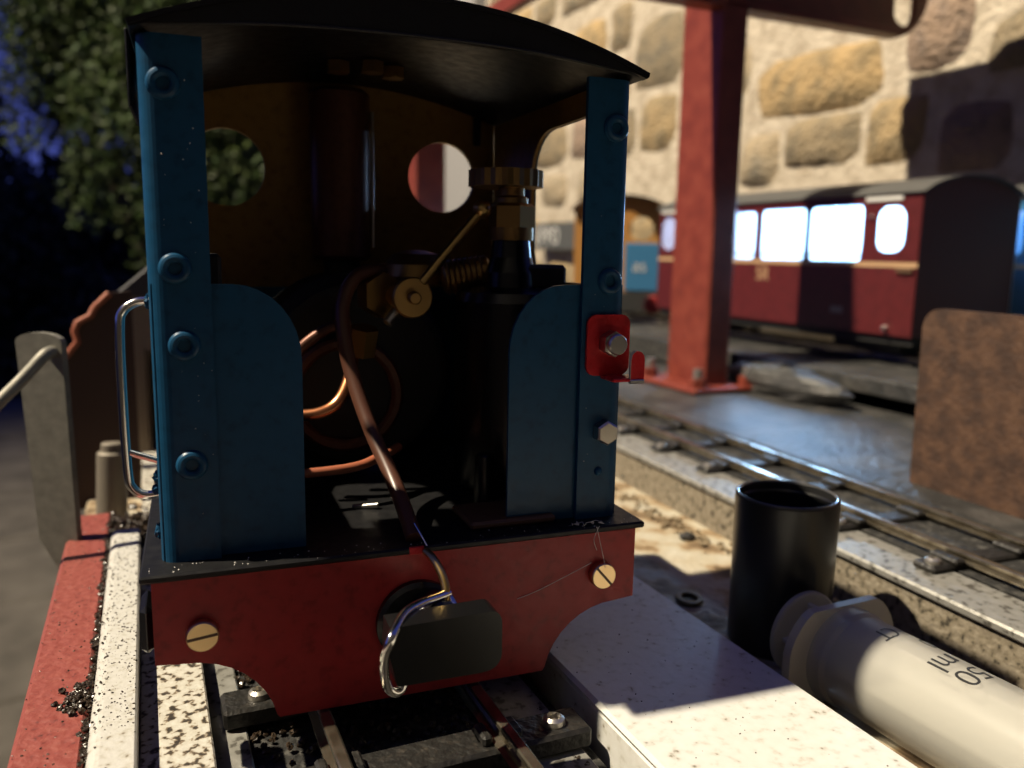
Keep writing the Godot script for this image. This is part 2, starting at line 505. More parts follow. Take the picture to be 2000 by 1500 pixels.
# ------------------------------------------------------------------ the scene
func _ready() -> void:
	rng.seed = 20260
	# camera: a phone held a hand's breadth behind the cab
	var cam := Camera3D.new()
	cam.name = "camera"
	add_child(cam)
	cam.fov = 49.74
	cam.near = 0.005
	cam.far = 400.0
	cam.transform = Transform3D(Basis(Vector3.UP, deg_to_rad(-21.02)) * Basis(Vector3.RIGHT, deg_to_rad(-9.1)) * Basis(Vector3.BACK, deg_to_rad(1.016)), Vector3(-0.04488, 0.06566, 0.17258))
	var lens := CameraAttributesPhysical.new()
	lens.frustum_focal_length = 25.9
	lens.exposure_aperture = 11.8
	lens.frustum_focus_distance = 0.188
	cam.attributes = lens
	cam.fov = 49.74
	cam.current = true
	# dusk sky
	var env := Environment.new()
	env.background_mode = Environment.BG_SKY
	var sm := ProceduralSkyMaterial.new()
	sm.sky_top_color = lin(0.020, 0.030, 0.16)
	sm.sky_horizon_color = lin(0.060, 0.080, 0.33)
	sm.sky_curve = 0.2
	sm.ground_bottom_color = lin(0.01, 0.012, 0.03)
	sm.ground_horizon_color = lin(0.015, 0.018, 0.05)
	var sky := Sky.new()
	sky.sky_material = sm
	env.sky = sky
	env.background_energy_multiplier = 1.0
	env.tonemap_mode = Environment.TONE_MAPPER_LINEAR
	env.tonemap_exposure = 1.0
	env.sdfgi_enabled = true
	env.ssao_enabled = true
	env.ssil_enabled = true
	var we := WorldEnvironment.new()
	we.name = "environment"
	we.environment = env
	add_child(we)
	# the last of the daylight, from behind the camera
	var sun := DirectionalLight3D.new()
	sun.name = "dusk_light"
	sun.light_color = Color(0.62, 0.70, 1.0)
	sun.light_energy = 0.01
	sun.light_angular_distance = 30.0
	sun.shadow_enabled = true
	sun.sky_mode = DirectionalLight3D.SKY_MODE_LIGHT_ONLY
	add_child(sun)
	sun.look_at_from_position(Vector3(0.5, 2, 3), Vector3.ZERO)
	make_materials()
	flood_lamp()
	terrain()
	fence()
	stone_wall()
	baseboards()
	tracks()
	left_side()
	locomotive()
	loose_things()
	canopy()
	back_train()
	greenery()
	debris()

func flood_lamp() -> void:
	# a garden lamp on a pole, up to the left, out of the picture; everything warm is lit by it
	var at := Vector3(-2800, 4060, -630)
	var t := thing("flood_lamp", "tall garden lamp with a round globe on a dark pole", "lamp", Vector3(at.x, -700, at.z))
	part(t, "pole", rod(P(at.x, -700, at.z), P(at.x, at.y - 130, at.z), 30, 16, 22), M.black_paint)
	part(t, "collar", lathe([[0, -150], [40, -150], [60, -75], [56, -70], [0, -70]], Transform3D(Basis.IDENTITY, at), 24), M.black_paint)
	var gm := mat("lamp_globe", Color.WHITE, 0.3)
	gm.emission_enabled = true
	gm.emission = Color(1.0, 0.90, 0.74)
	gm.emission_energy_multiplier = 3.0
	part(t, "globe", ball(at, 70, 24), gm)
	part(t, "cap", lathe([[0, 74], [64, 74], [58, 90], [30, 104], [0, 108]], Transform3D(Basis.IDENTITY, at), 24), M.black_paint)
	var l := SpotLight3D.new()
	l.name = "lamp_light"
	l.light_color = Color(1.0, 0.94, 0.825)
	l.light_energy = 136.0
	l.light_size = 0.05
	l.spot_range = 30.0
	l.spot_attenuation = 2.0
	l.spot_angle = 41.0
	l.spot_angle_attenuation = 1.0
	l.shadow_enabled = true
	add_child(l)
	l.look_at_from_position(at * MM, Vector3(0.15, 0.0, -0.35))

# ------------------------------------------------------------------ ground, path, wall
func terrain() -> void:
	var g := MeshInstance3D.new()
	g.name = "ground"
	var pm := PlaneMesh.new()
	pm.size = Vector2(300, 300)
	g.mesh = pm
	g.material_override = M.soil
	add_child(g)
	g.position = Vector3(0, -0.74, 0)
	g.set_meta("kind", "structure")
	var path := Node3D.new()
	path.name = "path"
	add_child(path)
	path.set_meta("kind", "structure")
	path.rotation.y = 0.13
	var shapes := []
	for k in 4:
		shapes.append(box(P(-222, -40, -222), P(222, 0, 222), 5))
	for i in 4:
		for j in 12:
			var o := MeshInstance3D.new()
			o.name = "slab"
			o.mesh = shapes[(i + j) % 4]
			o.material_override = M.paving
			path.add_child(o, true)
			o.position = Vector3(-1.62 + 0.452 * i + rng.randf_range(-0.004, 0.004), -0.702 + rng.randf_range(-0.005, 0.003), 0.2 - 0.452 * j)
			o.rotation = Vector3(rng.randf_range(-0.006, 0.006), rng.randf_range(-0.01, 0.01), rng.randf_range(-0.006, 0.006))

func fence() -> void:
	# close-boarded fence behind the viewer: the locomotive's back faces it, and no sky shows low on that side
	var t := thing("timber_fence", "dark close-boarded timber fence closing the garden on the viewer's side", "fence", P(0, -740, 700))
	var bm := box(P(-72, -740, -9), P(72, 1250, 9), 2)
	for k in 24:
		part(t, "board", bm, M.dark_timber, P(-1730 + 150.0 * k, rng.randf_range(-6, 6), 700 + (9 if k % 2 == 0 else -9)))
	for y in [-500.0, 200.0, 900.0]:
		part(t, "fence_rail", box(P(-1820, y, 719), P(1820, y + 70, 760), 2), M.dark_timber)

func stone_mesh(w: float, h: float, seed_: int) -> ArrayMesh:
	# one dressed rubble stone, its face towards -x, width along z, height along y, back at x = 0
	var g := RandomNumberGenerator.new()
	g.seed = seed_
	var nz := 6; var ny := 5
	var st := begin()
	st.set_smooth_group(0)
	var pts := []
	var tilt := g.randf_range(-0.08, 0.08); var lean := g.randf_range(-0.06, 0.06)
	var corner := [g.randf_range(0.0, 0.2), g.randf_range(0.0, 0.2), g.randf_range(0.0, 0.2), g.randf_range(0.0, 0.2)]
	for i in ny + 1:
		var row := []
		for k in nz + 1:
			var a := float(k) / nz * 2 - 1; var b := float(i) / ny * 2 - 1
			var edge := maxf(absf(a), absf(b))
			var ci := (1 if a > 0 else 0) + (2 if b > 0 else 0)
			var cut: float = corner[ci] * absf(a * b)
			var d := 8.0 * (1.0 - pow(edge, 7.0)) + 2.0 + g.randf_range(-2.4, 2.4) + a * w * tilt * 0.3 + b * h * lean * 0.3
			if edge > 0.99: d = 0.0
			var jit := g.randf_range(-0.02, 0.02)
			row.append(P(-maxf(d, 0.0), (b * (1 - cut) + jit) * h / 2, (a * (1 - cut) + jit) * w / 2))
		pts.append(row)
	for i in ny:
		for k in nz:
			quad(st, pts[i][k], pts[i][k + 1], pts[i + 1][k + 1], pts[i + 1][k])
	return done(st)

func stone_wall() -> void:
	var X := 650.0
	var t := thing("stone_wall", "rubble sandstone wall with pale mortar behind the model coaches", "wall", P(X, -740, -700), TH)
	part(t, "mortar_core", box(P(X, -740, -1600), P(X + 240, 640, -215), 6), M.mortar)
	# courses of stones; the ones that show best are set where the photograph has them: [z0, z1, y0, y1, tone]
	var set_ := [[-690, -492, 224, 295, 0], [-634, -516, 166, 222, 2], [-845, -716, 180, 247, 4], [-468, -392, 243, 318, 5], [-508, -434, 160, 226, 1], [-714, -640, 150, 214, 4], [-979, -846, 307, 410, 3], [-956, -856, 214, 296, 1], [-1344, -1192, 219, 303, 2], [-835, -700, 258, 330, 4], [-1180, -1060, 225, 300, 5], [-1050, -965, 215, 290, 3]]
	var n := 0
	for s in set_:
		part(t, "stone", stone_mesh(s[1] - s[0], s[3] - s[2], 900 + n), M["stone_%d" % s[4]], P(X + 0.4, (s[2] + s[3]) / 2.0, (s[0] + s[1]) / 2.0), Basis(Vector3.RIGHT, rng.randf_range(-0.05, 0.05)))
		n += 1
	var y := -20.0
	while y < 565:
		var h := rng.randf_range(58, 82)
		var z := -1590.0 + rng.randf_range(0, 60)
		while z < -300:
			var w := rng.randf_range(70, 175)
			var hh := h * rng.randf_range(0.82, 1.0)
			var free := true
			var z1 := minf(z + w, -222)
			for s in set_:
				if z < s[1] + 9 and z1 > s[0] - 9 and y < s[3] + 9 and y + hh > s[2] - 9:
					# shorten against a set stone
					if s[0] - 9 - z > 45 and z < s[0]: z1 = minf(z1, s[0] - 9)
					else: free = false
			if free and n < 300:
				part(t, "stone", stone_mesh(z1 - z, hh, 900 + n), M["stone_%d" % (rng.randi() % 6)], P(X + 0.4, y + hh / 2, (z + z1) / 2), Basis(Vector3.RIGHT, rng.randf_range(-0.04, 0.04)))
				n += 1
				z = z1 + rng.randf_range(11, 20)
			else:
				z += 24
		y += h + rng.randf_range(10, 17)
	var c := thing("rendered_pier", "plain grey rendered pier at the far end of the stone wall", "pier", P(X - 20, -740, -1700), TH)
	part(c, "shaft", box(P(X - 30, -740, -1840), P(X + 260, 700, -1604), 6), M.render_grey)
	part(c, "plinth", box(P(X - 50, -740, -1860), P(X + 320, -400, -1602), 8), M.render_grey)

# ------------------------------------------------------------------ the raised layout
func baseboards() -> void:
	var b := Node3D.new()
	b.name = "railway_baseboard"
	add_child(b)
	b.rotation.y = TH
	meta(b, "raised board under the near track, sandy and stained, between the two lines", "baseboard")
	part(b, "deck", box(P(-84, -75.5, -900), P(330, -55.5, 320), 1), M.sand_board)
	for z in [-800, -300, 220]:
		part(b, "leg", box(P(-40, -740, z - 20), P(0, -75.5, z + 20), 2), M.timber)
		part(b, "leg", box(P(260, -740, z - 20), P(300, -75.5, z + 20), 2), M.timber)
	var d := thing("track_bed", "dirty speckled board edge carrying the line beside the rusty plate", "track bed", P(400, -75.5, -300))
	part(d, "face_board", box(P(166, -75.4, -1100), P(172.8, -39.2, 330), 0.8), M.face_board)
	part(d, "top_sheet", box(P(173, -75.5, -1100), P(760, -36.5, 330), 0.5), M.grey_felt)
	part(d, "aluminium_strip", box(P(164.5, -39.0, -1100), P(186, -36.0, 330), 0.7), M.aluminium)
	for z in [-800, -300, 220]:
		part(d, "leg", box(P(560, -740, z - 20), P(600, -75.5, z + 20), 2), M.timber)

func rail_profile(cx: float, top: float, hw := 1.35, hgt := 5.0) -> PackedVector2Array:
	var f := top - hgt
	return PackedVector2Array([Vector2(cx - 2.3, f), Vector2(cx + 2.3, f), Vector2(cx + 2.3, f + 0.5), Vector2(cx + 0.55, f + 1.1), Vector2(cx + 0.5, top - 1.7), Vector2(cx + hw, top - 1.2), Vector2(cx + hw, top - 0.3), Vector2(cx + hw - 0.4, top), Vector2(cx - hw + 0.4, top), Vector2(cx - hw, top - 0.3), Vector2(cx - hw, top - 1.2), Vector2(cx - 0.5, top - 1.7), Vector2(cx - 0.55, f + 1.1), Vector2(cx - 2.3, f + 0.5)])

func screw_mesh(r: float) -> ArrayMesh:
	# a domed cross-head screw pointing up, its recess a real cross
	var st := SurfaceTool.new()
	st.begin(Mesh.PRIMITIVE_TRIANGLES)
	lathe_into(st, [[0, -1], [r, -1], [r, 0], [r * 0.92, 0.35 * r], [r * 0.62, 0.55 * r], [r * 0.6, 0.1], [0, 0.1]], Transform3D.IDENTITY, 20)
	for a in 4:
		var xf := Transform3D(Basis(Vector3.UP, PI / 2 * a + 0.4), Vector3.ZERO)
		var q := [P(0.2 * r, 0.53 * r, 0.2 * r), P(0.62 * r, 0.53 * r, 0.2 * r), P(0.2 * r, 0.53 * r, 0.62 * r)]
		for i in [0, 1, 2]:
			st.set_normal(Vector3.UP); st.add_vertex(xf * q[i] * MM)
	return st.commit()

func tracks() -> void:
	# near line, 32 mm gauge
	var t := thing("railway_track", "black sleepered model railway track under the blue locomotive", "track", P(-3.8, -55.5, -200), TH)
	part(t, "bed", box(P(-44.4, -55.5, -700), P(36.5, -48.2, 320), 0.3), M.black_felt)
	part(t, "aluminium_strip", box(P(-44.3, -48.1, -700), P(-36.5, -46.2, 320), 0.4), M.aluminium)
	part(t, "aluminium_strip", box(P(17.2, -48.1, -700), P(33.2, -46.2, 320), 0.4), M.aluminium)
	for cx in [-21.4, 13.8]:
		part(t, "rail", extrude(rail_profile(cx, -36.0), -700, 320), M.rail_steel)
	var sl := begin()
	box_into(sl, P(-41.6, -46.0, -5.2), P(35.2, -41.0, 5.2), 0.8)
	for cx in [-21.4, 13.8]:
		for s in [-1, 1]:
			box_into(sl, P(cx + s * 3.6 - 1.2, -41.2, -3.2), P(cx + s * 3.6 + 1.2, -38.6, 3.2), 0.6)
	var slm := done(sl)
	var sc := screw_mesh(2.7)
	var z := 125.0
	while z > -640:
		var s := part(t, "sleeper", slm, M.sleeper_plastic, P(0, 0, z))
		for x in [-33.0, 27.5]:
			var w := MeshInstance3D.new()
			w.name = "screw"
			w.mesh = sc
			w.material_override = M.screw_steel
			s.add_child(w, true)
			w.position = P(x, -40.6, 0.3) * MM
		z -= 37.0
	# the line behind, on the speckled board
	var t2 := thing("railway_track", "empty model track with shiny rail tops on the speckled board, beside the rusty plate", "track", P(206, -36, -200))
	part(t2, "bed", box(P(186.4, -36.4, -1100), P(240, -35.4, 330), 0.2), M.black_felt)
	var sl2 := begin()
	box_into(sl2, P(176, -36.0, -4.5), P(234, -33.6, 4.5), 0.8)
	for cx in [191.4, 220.6]:
		for s in [-1, 1]:
			box_into(sl2, P(cx + s * 4.6 - 2.4, -33.8, -5.5), P(cx + s * 4.6 + 2.4, -31.8, 5.5), 0.7)
	var slm2 := done(sl2)
	for cx in [191.4, 220.6]:
		part(t2, "rail", extrude(rail_profile(cx, -30.4, 1.35, 3.2), -1100, 330), M.rail_steel)
	z = 150.0
	while z > -1000:
		var s2 := part(t2, "sleeper", slm2, M.sleeper_plastic, P(0, 0, z))
		var w := MeshInstance3D.new()
		w.name = "screw"
		w.mesh = sc
		w.material_override = M.screw_steel
		s2.add_child(w, true)
		w.position = P(180.2, -33.4, 0.4) * MM
		z -= 43.0
	# white cable trunking on both sides of the near line
	var ch := thing("cable_trunking", "wide white plastic trunking right of the near track, in the locomotive's shadow", "trunking", P(63, -55.5, -100), TH)
	part(ch, "body", box(P(39, -55.5, -620), P(88, -40.0, 320), 1.0), M.white_plastic)
	part(ch, "lid", box(P(38.4, -39.9, -620), P(88.6, -38.0, 320), 0.9), M.white_plastic)
	var lt := thing("cable_trunking", "narrow speckled white trunking between the red board and the near track", "trunking", P(-64, -55.5, 80), TH)
	var prof := PackedVector2Array([Vector2(-59.4, -55.5), Vector2(-59.4, -34.5), Vector2(-59.9, -34.0)])
	for k in 6:
		var a := PI / 2 + PI / 2 * k / 5
		prof.append(Vector2(-66.2 + 2.6 * cos(a), -36.6 + 2.6 * sin(a)))
	prof.append(Vector2(-68.8, -55.5))
	part(lt, "body", extrude(prof, -142, 320), M.dirty_plastic)
	part(lt, "ledge", box(P(-59.3, -55.5, -600), P(-44.6, -40.6, 320), 0.4), M.dirty_ledge)

func left_side() -> void:
	var t := thing("red_board", "terracotta red felted board edge with black wet specks", "board", P(-76, -75.5, 60), TH)
	part(t, "strip", box(P(-83, -75.4, -172), P(-69.4, -36, 320), 1.0), M.red_felt)
	# galvanised bracket with a rod
	var g := thing("steel_bracket", "grey galvanised bracket with rounded top and a bent rod, left of the red board", "bracket", P(-87, -50, -146), TH)
	var pl := PackedVector2Array()
	for k in 9:
		var a := PI - PI * k / 8
		pl.append(Vector2(-86.6 + 7.6 * cos(a), 33.0 + 3.2 * sin(a)))
	pl.append_array(PackedVector2Array([Vector2(-78.2, -25), Vector2(-78.0, -40), Vector2(-84.5, -48), Vector2(-91.0, -36)]))
	for k in pl.size(): pl[k].x += 86.0
	part(g, "plate", extrude(pl, -1.25, 1.25), M.galvanised, P(-86, 0, -146.2), Basis(Vector3.UP, -0.55).scaled(Vector3(1.1, 1, 1)))
	part(g, "rod", tube(spline([P(-83.5, 29.5, -145.5), P(-83.3, 30.0, -141), P(-85.0, 29.2, -138), P(-91.0, 22.5, -136), P(-101, 12.0, -132), P(-122, -12.0, -126)], 6), 2.0, 14), M.galvanised)
	# jagged rusty sheet behind it
	var r := thing("rusty_sheet", "brown rusty sheet with a broken zigzag top edge, behind the grey bracket", "metal sheet", P(-78, -55, -262), TH)
	part(r, "sheet", extrude(PackedVector2Array([Vector2(-92, -60), Vector2(-92, 11), Vector2(-88, 15.5), Vector2(-83.5, 21), Vector2(-84.6, 26), Vector2(-83, 30), Vector2(-77.5, 33), Vector2(-75.5, 37), Vector2(-69, 43.5), Vector2(-60, 44), Vector2(-60, -60)]), -263.4, -262), M.rust_sheet)
	part(r, "broken_edge", tube(PackedVector3Array([P(-92, 10.6, -261.6), P(-88, 15, -261.6), P(-83.7, 20.6, -261.6), P(-84.8, 25.6, -261.6), P(-83.2, 29.6, -261.6), P(-77.7, 32.6, -261.6), P(-75.7, 36.6, -261.6), P(-69.2, 43, -261.6)]), 1.5, 8), M.orange_pipe)
	var pp := thing("pipe_stub", "short pale pipe standing in dirt at the end of the red board", "pipe", P(-71, -55.5, -205), TH)
	part(pp, "pipe", rod(P(-71.5, -55.5, -206), P(-69.8, -20, -207), 6.2, 20, 5.8), M.zinc_pipe)
	part(pp, "cap_ring", rod(P(-69.8, -21, -207), P(-69.6, -16.5, -207.2), 4.2, 20), M.zinc_pipe)
	# little cream building, seen past the handrail
	var h := thing("model_hut", "small cream model hut with a dark doorway, seen past the steel handrail", "model building", P(-46, -55.5, -300), TH)
	var fr := begin()
	cell_into(fr, -64, -46, -30, 20, rrect(-54.5, -40, -44, 12, 0.6, 2), -293, -290)
	box_into(fr, P(-64, 20, -293), P(-30, 40, -290))
	box_into(fr, P(-64, -55.5, -293), P(-30, -46, -290))
	part(h, "front_wall", done(fr), M.cream_block)
	part(h, "side_wall", box(P(-64, -55.5, -330), P(-61, 40, -293.1)), M.cream_block)
	part(h, "side_wall", box(P(-33, -55.5, -330), P(-30, 40, -293.1)), M.cream_block)
	part(h, "back_wall", box(P(-60.9, -55.5, -330), P(-33.1, 40, -327)), M.cream_block)
	part(h, "roof", extrude(PackedVector2Array([Vector2(-68, 40), Vector2(-26, 40), Vector2(-47, 58)]), -334, -286), M.coach_roof)
	part(h, "door_frame", box(P(-55.6, -40, -289.9), P(-54.6, 13, -288.9), 0.2), M.timber)

# ------------------------------------------------------------------ the locomotive
func arch_y(x: float, peak := 117.0, drop := 10.6, half := 54.6) -> float:
	var R := (half * half + drop * drop) / (2 * drop)
	return peak - R + sqrt(R * R - x * x)

func locomotive() -> void:
	var L := thing("steam_locomotive", "blue and red model steam locomotive seen from its open cab, black curved roof", "locomotive", P(0, -36, -100))
	# footplate, buffer beam
	part(L, "footplate", box(P(-57.5, -1.6, -250), P(57.5, 0, 0), 0.4), M.black_paint)
	var bb := PackedVector2Array([Vector2(-55.4, -1.7), Vector2(-55.4, -19.5)])
	for k in 9:
		var a := PI / 2 - (PI / 2 - 0.2) * k / 8
		bb.append(Vector2(-50.0 + 18.8 * cos(a), -38.6 + 18.6 * sin(a)))
	bb.append(Vector2(-31.0, -35.6))
	var half := bb.duplicate()
	for k in range(half.size() - 1, -1, -1): bb.append(Vector2(-half[k].x, half[k].y))
	part(L, "buffer_beam", extrude(bb, -3.6, -1.0), M.red_paint)
	var bev := 0.0
	for s in [[-46.1, -13.8, 0.12], [46.1, -12.5, -0.85]]:
		var sc := part(L, "brass_screw", lathe([[0, 0], [3.25, 0], [3.25, 1.8], [3.0, 2.2], [0, 2.2]], facing(Vector3.ZERO, Vector3.BACK), 28), M.screw_brass, P(s[0], s[1], -1.0), Basis(Vector3.BACK, s[2]))
		part(sc, "slot", box(P(-3.0, -0.32, 2.15), P(3.0, 0.32, 2.24)), M.umber)
		bev += 1.0
	part(L, "step_bracket", box(P(-58.2, -19, -16), P(-55.6, -8.5, -5), 1.2), M.gloss_black)
	# rear sheets with curved inner shoulders
	for s in [-1.0, 1.0]:
		var sh := PackedVector2Array([Vector2(s * 53.0, 0.1), Vector2(s * 23.8, 0.1), Vector2(s * 23.8, 42.0)])
		for k in range(1, 9):
			var a := PI / 2 * k / 8
			sh.append(Vector2(s * (37.5 - 13.7 * cos(a)), 42.0 + 16.0 * sin(a)))
		sh.append(Vector2(s * 53.0, 58.0))
		part(L, "rear_sheet", extrude(sh, -9.0, -8.0), M.blue_paint)
		# corner pillar: flange facing back, rounded corner, return along the side
		var pr: Array[Vector2] = [Vector2(41.6, -6.6)]
		for k in 9:
			var a := PI / 2 * k / 8
			pr.append(Vector2(49.9 + 3.6 * sin(a), -10.2 + 3.6 * cos(a)))
		pr.append(Vector2(53.5, -26.0))
		var st := begin()
		st.set_smooth_group(-1)
		var inner: Array[Vector2] = [Vector2(41.6, -7.9), Vector2(50.0, -7.9), Vector2(52.2, -10.2), Vector2(52.2, -26.0)]
		var ring := PackedVector2Array()
		for p in pr: ring.append(Vector2(p.x, -p.y))
		for k in range(inner.size() - 1, -1, -1): ring.append(Vector2(inner[k].x, -inner[k].y))
		if s < 0:
			for k in ring.size(): ring[k].x = -ring[k].x
		extrude_into(st, ring, 0.0, 105.5)
		var pm := done(st)
		# the extrusion ran along z; stand it up
		part(L, "corner_pillar", pm, M.blue_paint, P(0, 0, 0), Basis(Vector3(1, 0, 0), Vector3(0, 0, -1), Vector3(0, 1, 0)))
	# eyelet rivets
	var riv := lathe([[1.25, 0.2], [1.25, 0.9], [1.7, 1.45], [2.3, 1.5], [2.85, 1.1], [3.15, 0.4], [3.2, 0]].map(func(q): return q), facing(Vector3.ZERO, Vector3.BACK), 24)
	var rv := SurfaceTool.new()
	rv.begin(Mesh.PRIMITIVE_TRIANGLES)
	lathe_into(rv, [[3.2, -0.1], [3.1, 0.5], [2.75, 1.05], [2.25, 1.3], [1.75, 1.2], [1.35, 0.8], [1.2, 0.1]], facing(Vector3.ZERO, Vector3.BACK), 24)
	lathe_into(rv, [[1.3, 0.12], [0, 0.12]], facing(Vector3.ZERO, Vector3.BACK), 24)
	riv = rv.commit()
	for p in [[-48.9, 96.3], [-48.2, 61.1], [-47.1, 45.6], [-46.7, 20.8], [48.9, 94.5], [48.6, 58.9]]:
		part(L, "rivet", riv, M.blue_paint, P(p[0], p[1], -6.6))
	part(L, "small_rivet", lathe([[0, 1.0], [0, 1.0]], Transform3D.IDENTITY) if false else ball(P(47.3, 12.0, -6.6), 1.1, 14), M.blue_paint)
	# hexagon bolt and red lamp bracket
	part(L, "hexagon_bolt", lathe([[0, 0], [3.1, 0], [3.1, 2.6], [2.6, 3.1], [0, 3.1]], facing(P(48.3, 22.1, -6.6), Vector3.BACK), 6, false), M.steel)
	var lb := part(L, "lamp_bracket", extrude(rrect(42.7, 36.2, 54.2, 51.0, 2.4), -6.4, -5.6), M.bracket_red)
	part(lb, "nut", lathe([[0, 0], [3.1, 0], [3.1, 3.4], [0, 3.4]], facing(P(48.6, 44.2, -5.6), Vector3.BACK), 6, false), M.steel)
	part(lb, "bolt_end", lathe([[0, 3.4], [2.5, 3.4], [2.5, 4.6], [2.2, 5.0], [0, 5.0]], facing(P(48.6, 44.2, -5.6), Vector3.BACK), 20), M.steel)
	part(lb, "ledge", box(P(46.6, 35.5, -6.0), P(54.6, 36.3, 1.0), 0.2), M.bracket_red)
	var tg := PackedVector2Array([Vector2(51.2, 35.6), Vector2(54.8, 35.6), Vector2(54.9, 40.6)])
	for k in 7:
		var a := PI * k / 6
		tg.append(Vector2(53.05 + 1.85 * cos(a), 40.6 + 2.2 * sin(a)))
	part(lb, "tongue", extrude(tg, 0.3, 1.0), M.bracket_red)
	part(lb, "bare_edge", tube(PackedVector3Array([P(51.2, 36.0, 0.7), P(51.2, 40.6, 0.7), P(51.6, 42.2, 0.7), P(52.4, 42.75, 0.7)]), 0.32, 6), M.steel)
	part(lb, "bare_foot", box(P(51.0, 35.0, 0.2), P(54.9, 36.0, 1.25), 0.2), M.steel)
	# cab sides with a rounded opening
	for s in [-1.0, 1.0]:
		var side := PackedVector2Array([Vector2(12, 0), Vector2(98, 0), Vector2(98, 109.5), Vector2(12, 107.5), Vector2(12, 100.5), Vector2(48, 100)])
		for k in 9:
			var a := PI / 2 * k / 8
			side.append(Vector2(50 + 14 * sin(a), 88 + 12 * cos(a)))
		side.append_array(PackedVector2Array([Vector2(64, 66), Vector2(62, 60), Vector2(56, 57.5), Vector2(12, 57.5)]))
		var m := extrude(side, -0.5, 0.5)
		# polygon x runs towards the front (-z)
		part(L, "cab_side", m, M.mustard_paint, P(s * 51.6, 0, 0), Basis(Vector3(0, 0, -1), Vector3(0, 1, 0), Vector3(1, 0, 0)))
		part(L, "outer_skin", extrude(side, -0.2, 0.2), M.blue_paint, P(s * 52.6, 0, -0.2), Basis(Vector3(0, 0, -1), Vector3(0, 1, 0), Vector3(1, 0, 0)))
	# spectacle plate with two round windows
	var sp := begin()
	for s in [-1.0, 1.0]:
		var x0 := 5.0; var x1 := 51.0
		if s > 0: cell_into(sp, x0, 76, x1, 104, circle2(33.0, 89.2, 11.3, 40), -98.8, -97.8)
		else: cell_into(sp, -x1, 76, -x0, 104, circle2(-34.5, 89.2, 11.5, 40), -98.8, -97.8)
	box_into(sp, P(-5, 76, -98.8), P(5, 104, -97.8))
	box_into(sp, P(-51, 53.4, -98.8), P(51, 76, -97.8))
	var crown := PackedVector2Array([Vector2(-51, 104), Vector2(51, 104)])
	for k in 17:
		var x := 51.0 - 102.0 * k / 16
		crown.append(Vector2(x, arch_y(x) - 0.8))
	extrude_into(sp, crown, -98.8, -97.8)
	var plate := part(L, "spectacle_plate", done(sp), M.mustard_paint)
	for c in [[33.0, 11.3], [-34.5, 11.5]]:
		part(plate, "window_rim", lathe([[c[1] - 0.1, -0.7], [c[1] + 1.2, -0.7], [c[1] + 1.2, 0.7], [c[1] - 0.1, 0.7], [c[1] - 0.1, -0.7]], facing(P(c[0], 89.2, -99.2), Vector3.BACK), 40), M.old_brass)
	part(plate, "black_patch", box(P(43.5, 100, -97.7), P(46, 109, -96.6), 0.4), M.matt_black)
	# roof
	var arc_o := PackedVector2Array(); var arc_i := PackedVector2Array()
	for k in 33:
		var x := -54.6 + 109.2 * k / 32
		arc_o.append(Vector2(x, arch_y(x)))
		arc_i.append(Vector2(x * 0.995, arch_y(x) - 1.0))
	var rp := arc_o.duplicate()
	for k in range(32, -1, -1): rp.append(arc_i[k])
	var rst := SurfaceTool.new()
	rst.begin(Mesh.PRIMITIVE_TRIANGLES)
	rst.set_smooth_group(-1)
	extrude_into(rst, rp, -108, -1.6)
	var roof := part(L, "roof", done(rst), M.black_paint)
	var rim := PackedVector2Array()
	for k in 33: rim.append(arc_i[k])
	for k in range(32, -1, -1):
		var x := -54.0 + 108.0 * k / 32
		rim.append(Vector2(x, minf(105.9 + 3.0 * (1 - (x / 54.0) ** 2), arch_y(x) - 1.5)))
	part(roof, "rear_arch", extrude(rim, -4.2, -2.0), M.black_paint)
	part(roof, "gutter_edge", tube(spline([P(-54, 105.8, -3), P(-27, 108.2, -1.9), P(0, 108.9, -1.9), P(27, 108.2, -1.9), P(54, 105.8, -3)], 8), 0.35, 8), M.matt_black)
	part(roof, "eave_flap", box(P(-55.4, 92.2, -40), P(-54.7, 106.8, -11), 0.2), M.black_paint)
	# nuts under the roof
	for p in [[-6.0, 112.5, -64], [2.5, 112.5, -60], [9.0, 112.3, -64]]:
		part(roof, "nut", lathe([[0, 0], [3.2, 0], [3.2, 3.0], [0, 3.0]], facing(P(p[0], p[1], p[2]), Vector3.UP), 6, false), M.old_brass)
	# handrails
	var hl := part(L, "handrail", tube(spline([P(-53.4, 54.2, -14), P(-56.0, 54.0, -14), P(-58.6, 52.2, -14), P(-59.4, 48.5, -14), P(-59.6, 34, -14), P(-59.4, 18.5, -14), P(-58.6, 14.8, -14), P(-56.4, 13.2, -14), P(-53.4, 13.2, -14)], 6), 0.95, 12), M.bright_steel)
	part(hl, "lower_stay", rod(P(-58.9, 22.6, -14), P(-53.4, 20.4, -14), 0.7, 10), M.bright_steel)
	part(L, "handrail", tube(spline([P(53.4, 54.2, -20), P(56.0, 54.0, -20), P(57.2, 52.2, -20), P(57.6, 48.5, -20), P(57.6, 34, -20), P(57.4, 18.5, -20), P(56.8, 14.8, -20), P(55.4, 13.2, -20), P(53.4, 13.2, -20)], 6), 0.95, 12), M.gloss_black)
	for p in [[-53.8, 17.2, 0.9], [-54.0, 14.6, 0.7], [-53.9, 5.4, 1.1], [-53.7, 54.3, 1.0]]:
		part(L, "paint_blob", lump(P(0.9, p[2] * 1.5, 0.9), int(p[1] * 10), 0.2, 10, 8), M.blue_paint, P(p[0], p[1], -12.5))
	# coupling: collar, block, gilt pin and wire link
	var cp := part(L, "coupling", lathe([[0, 0], [9.6, 0], [9.6, 1.6], [8.6, 2.4], [5.0, 2.4], [5.0, 12], [0, 12]], facing(P(-0.3, -17.6, -1.0), Vector3.BACK), 36), M.gloss_black)
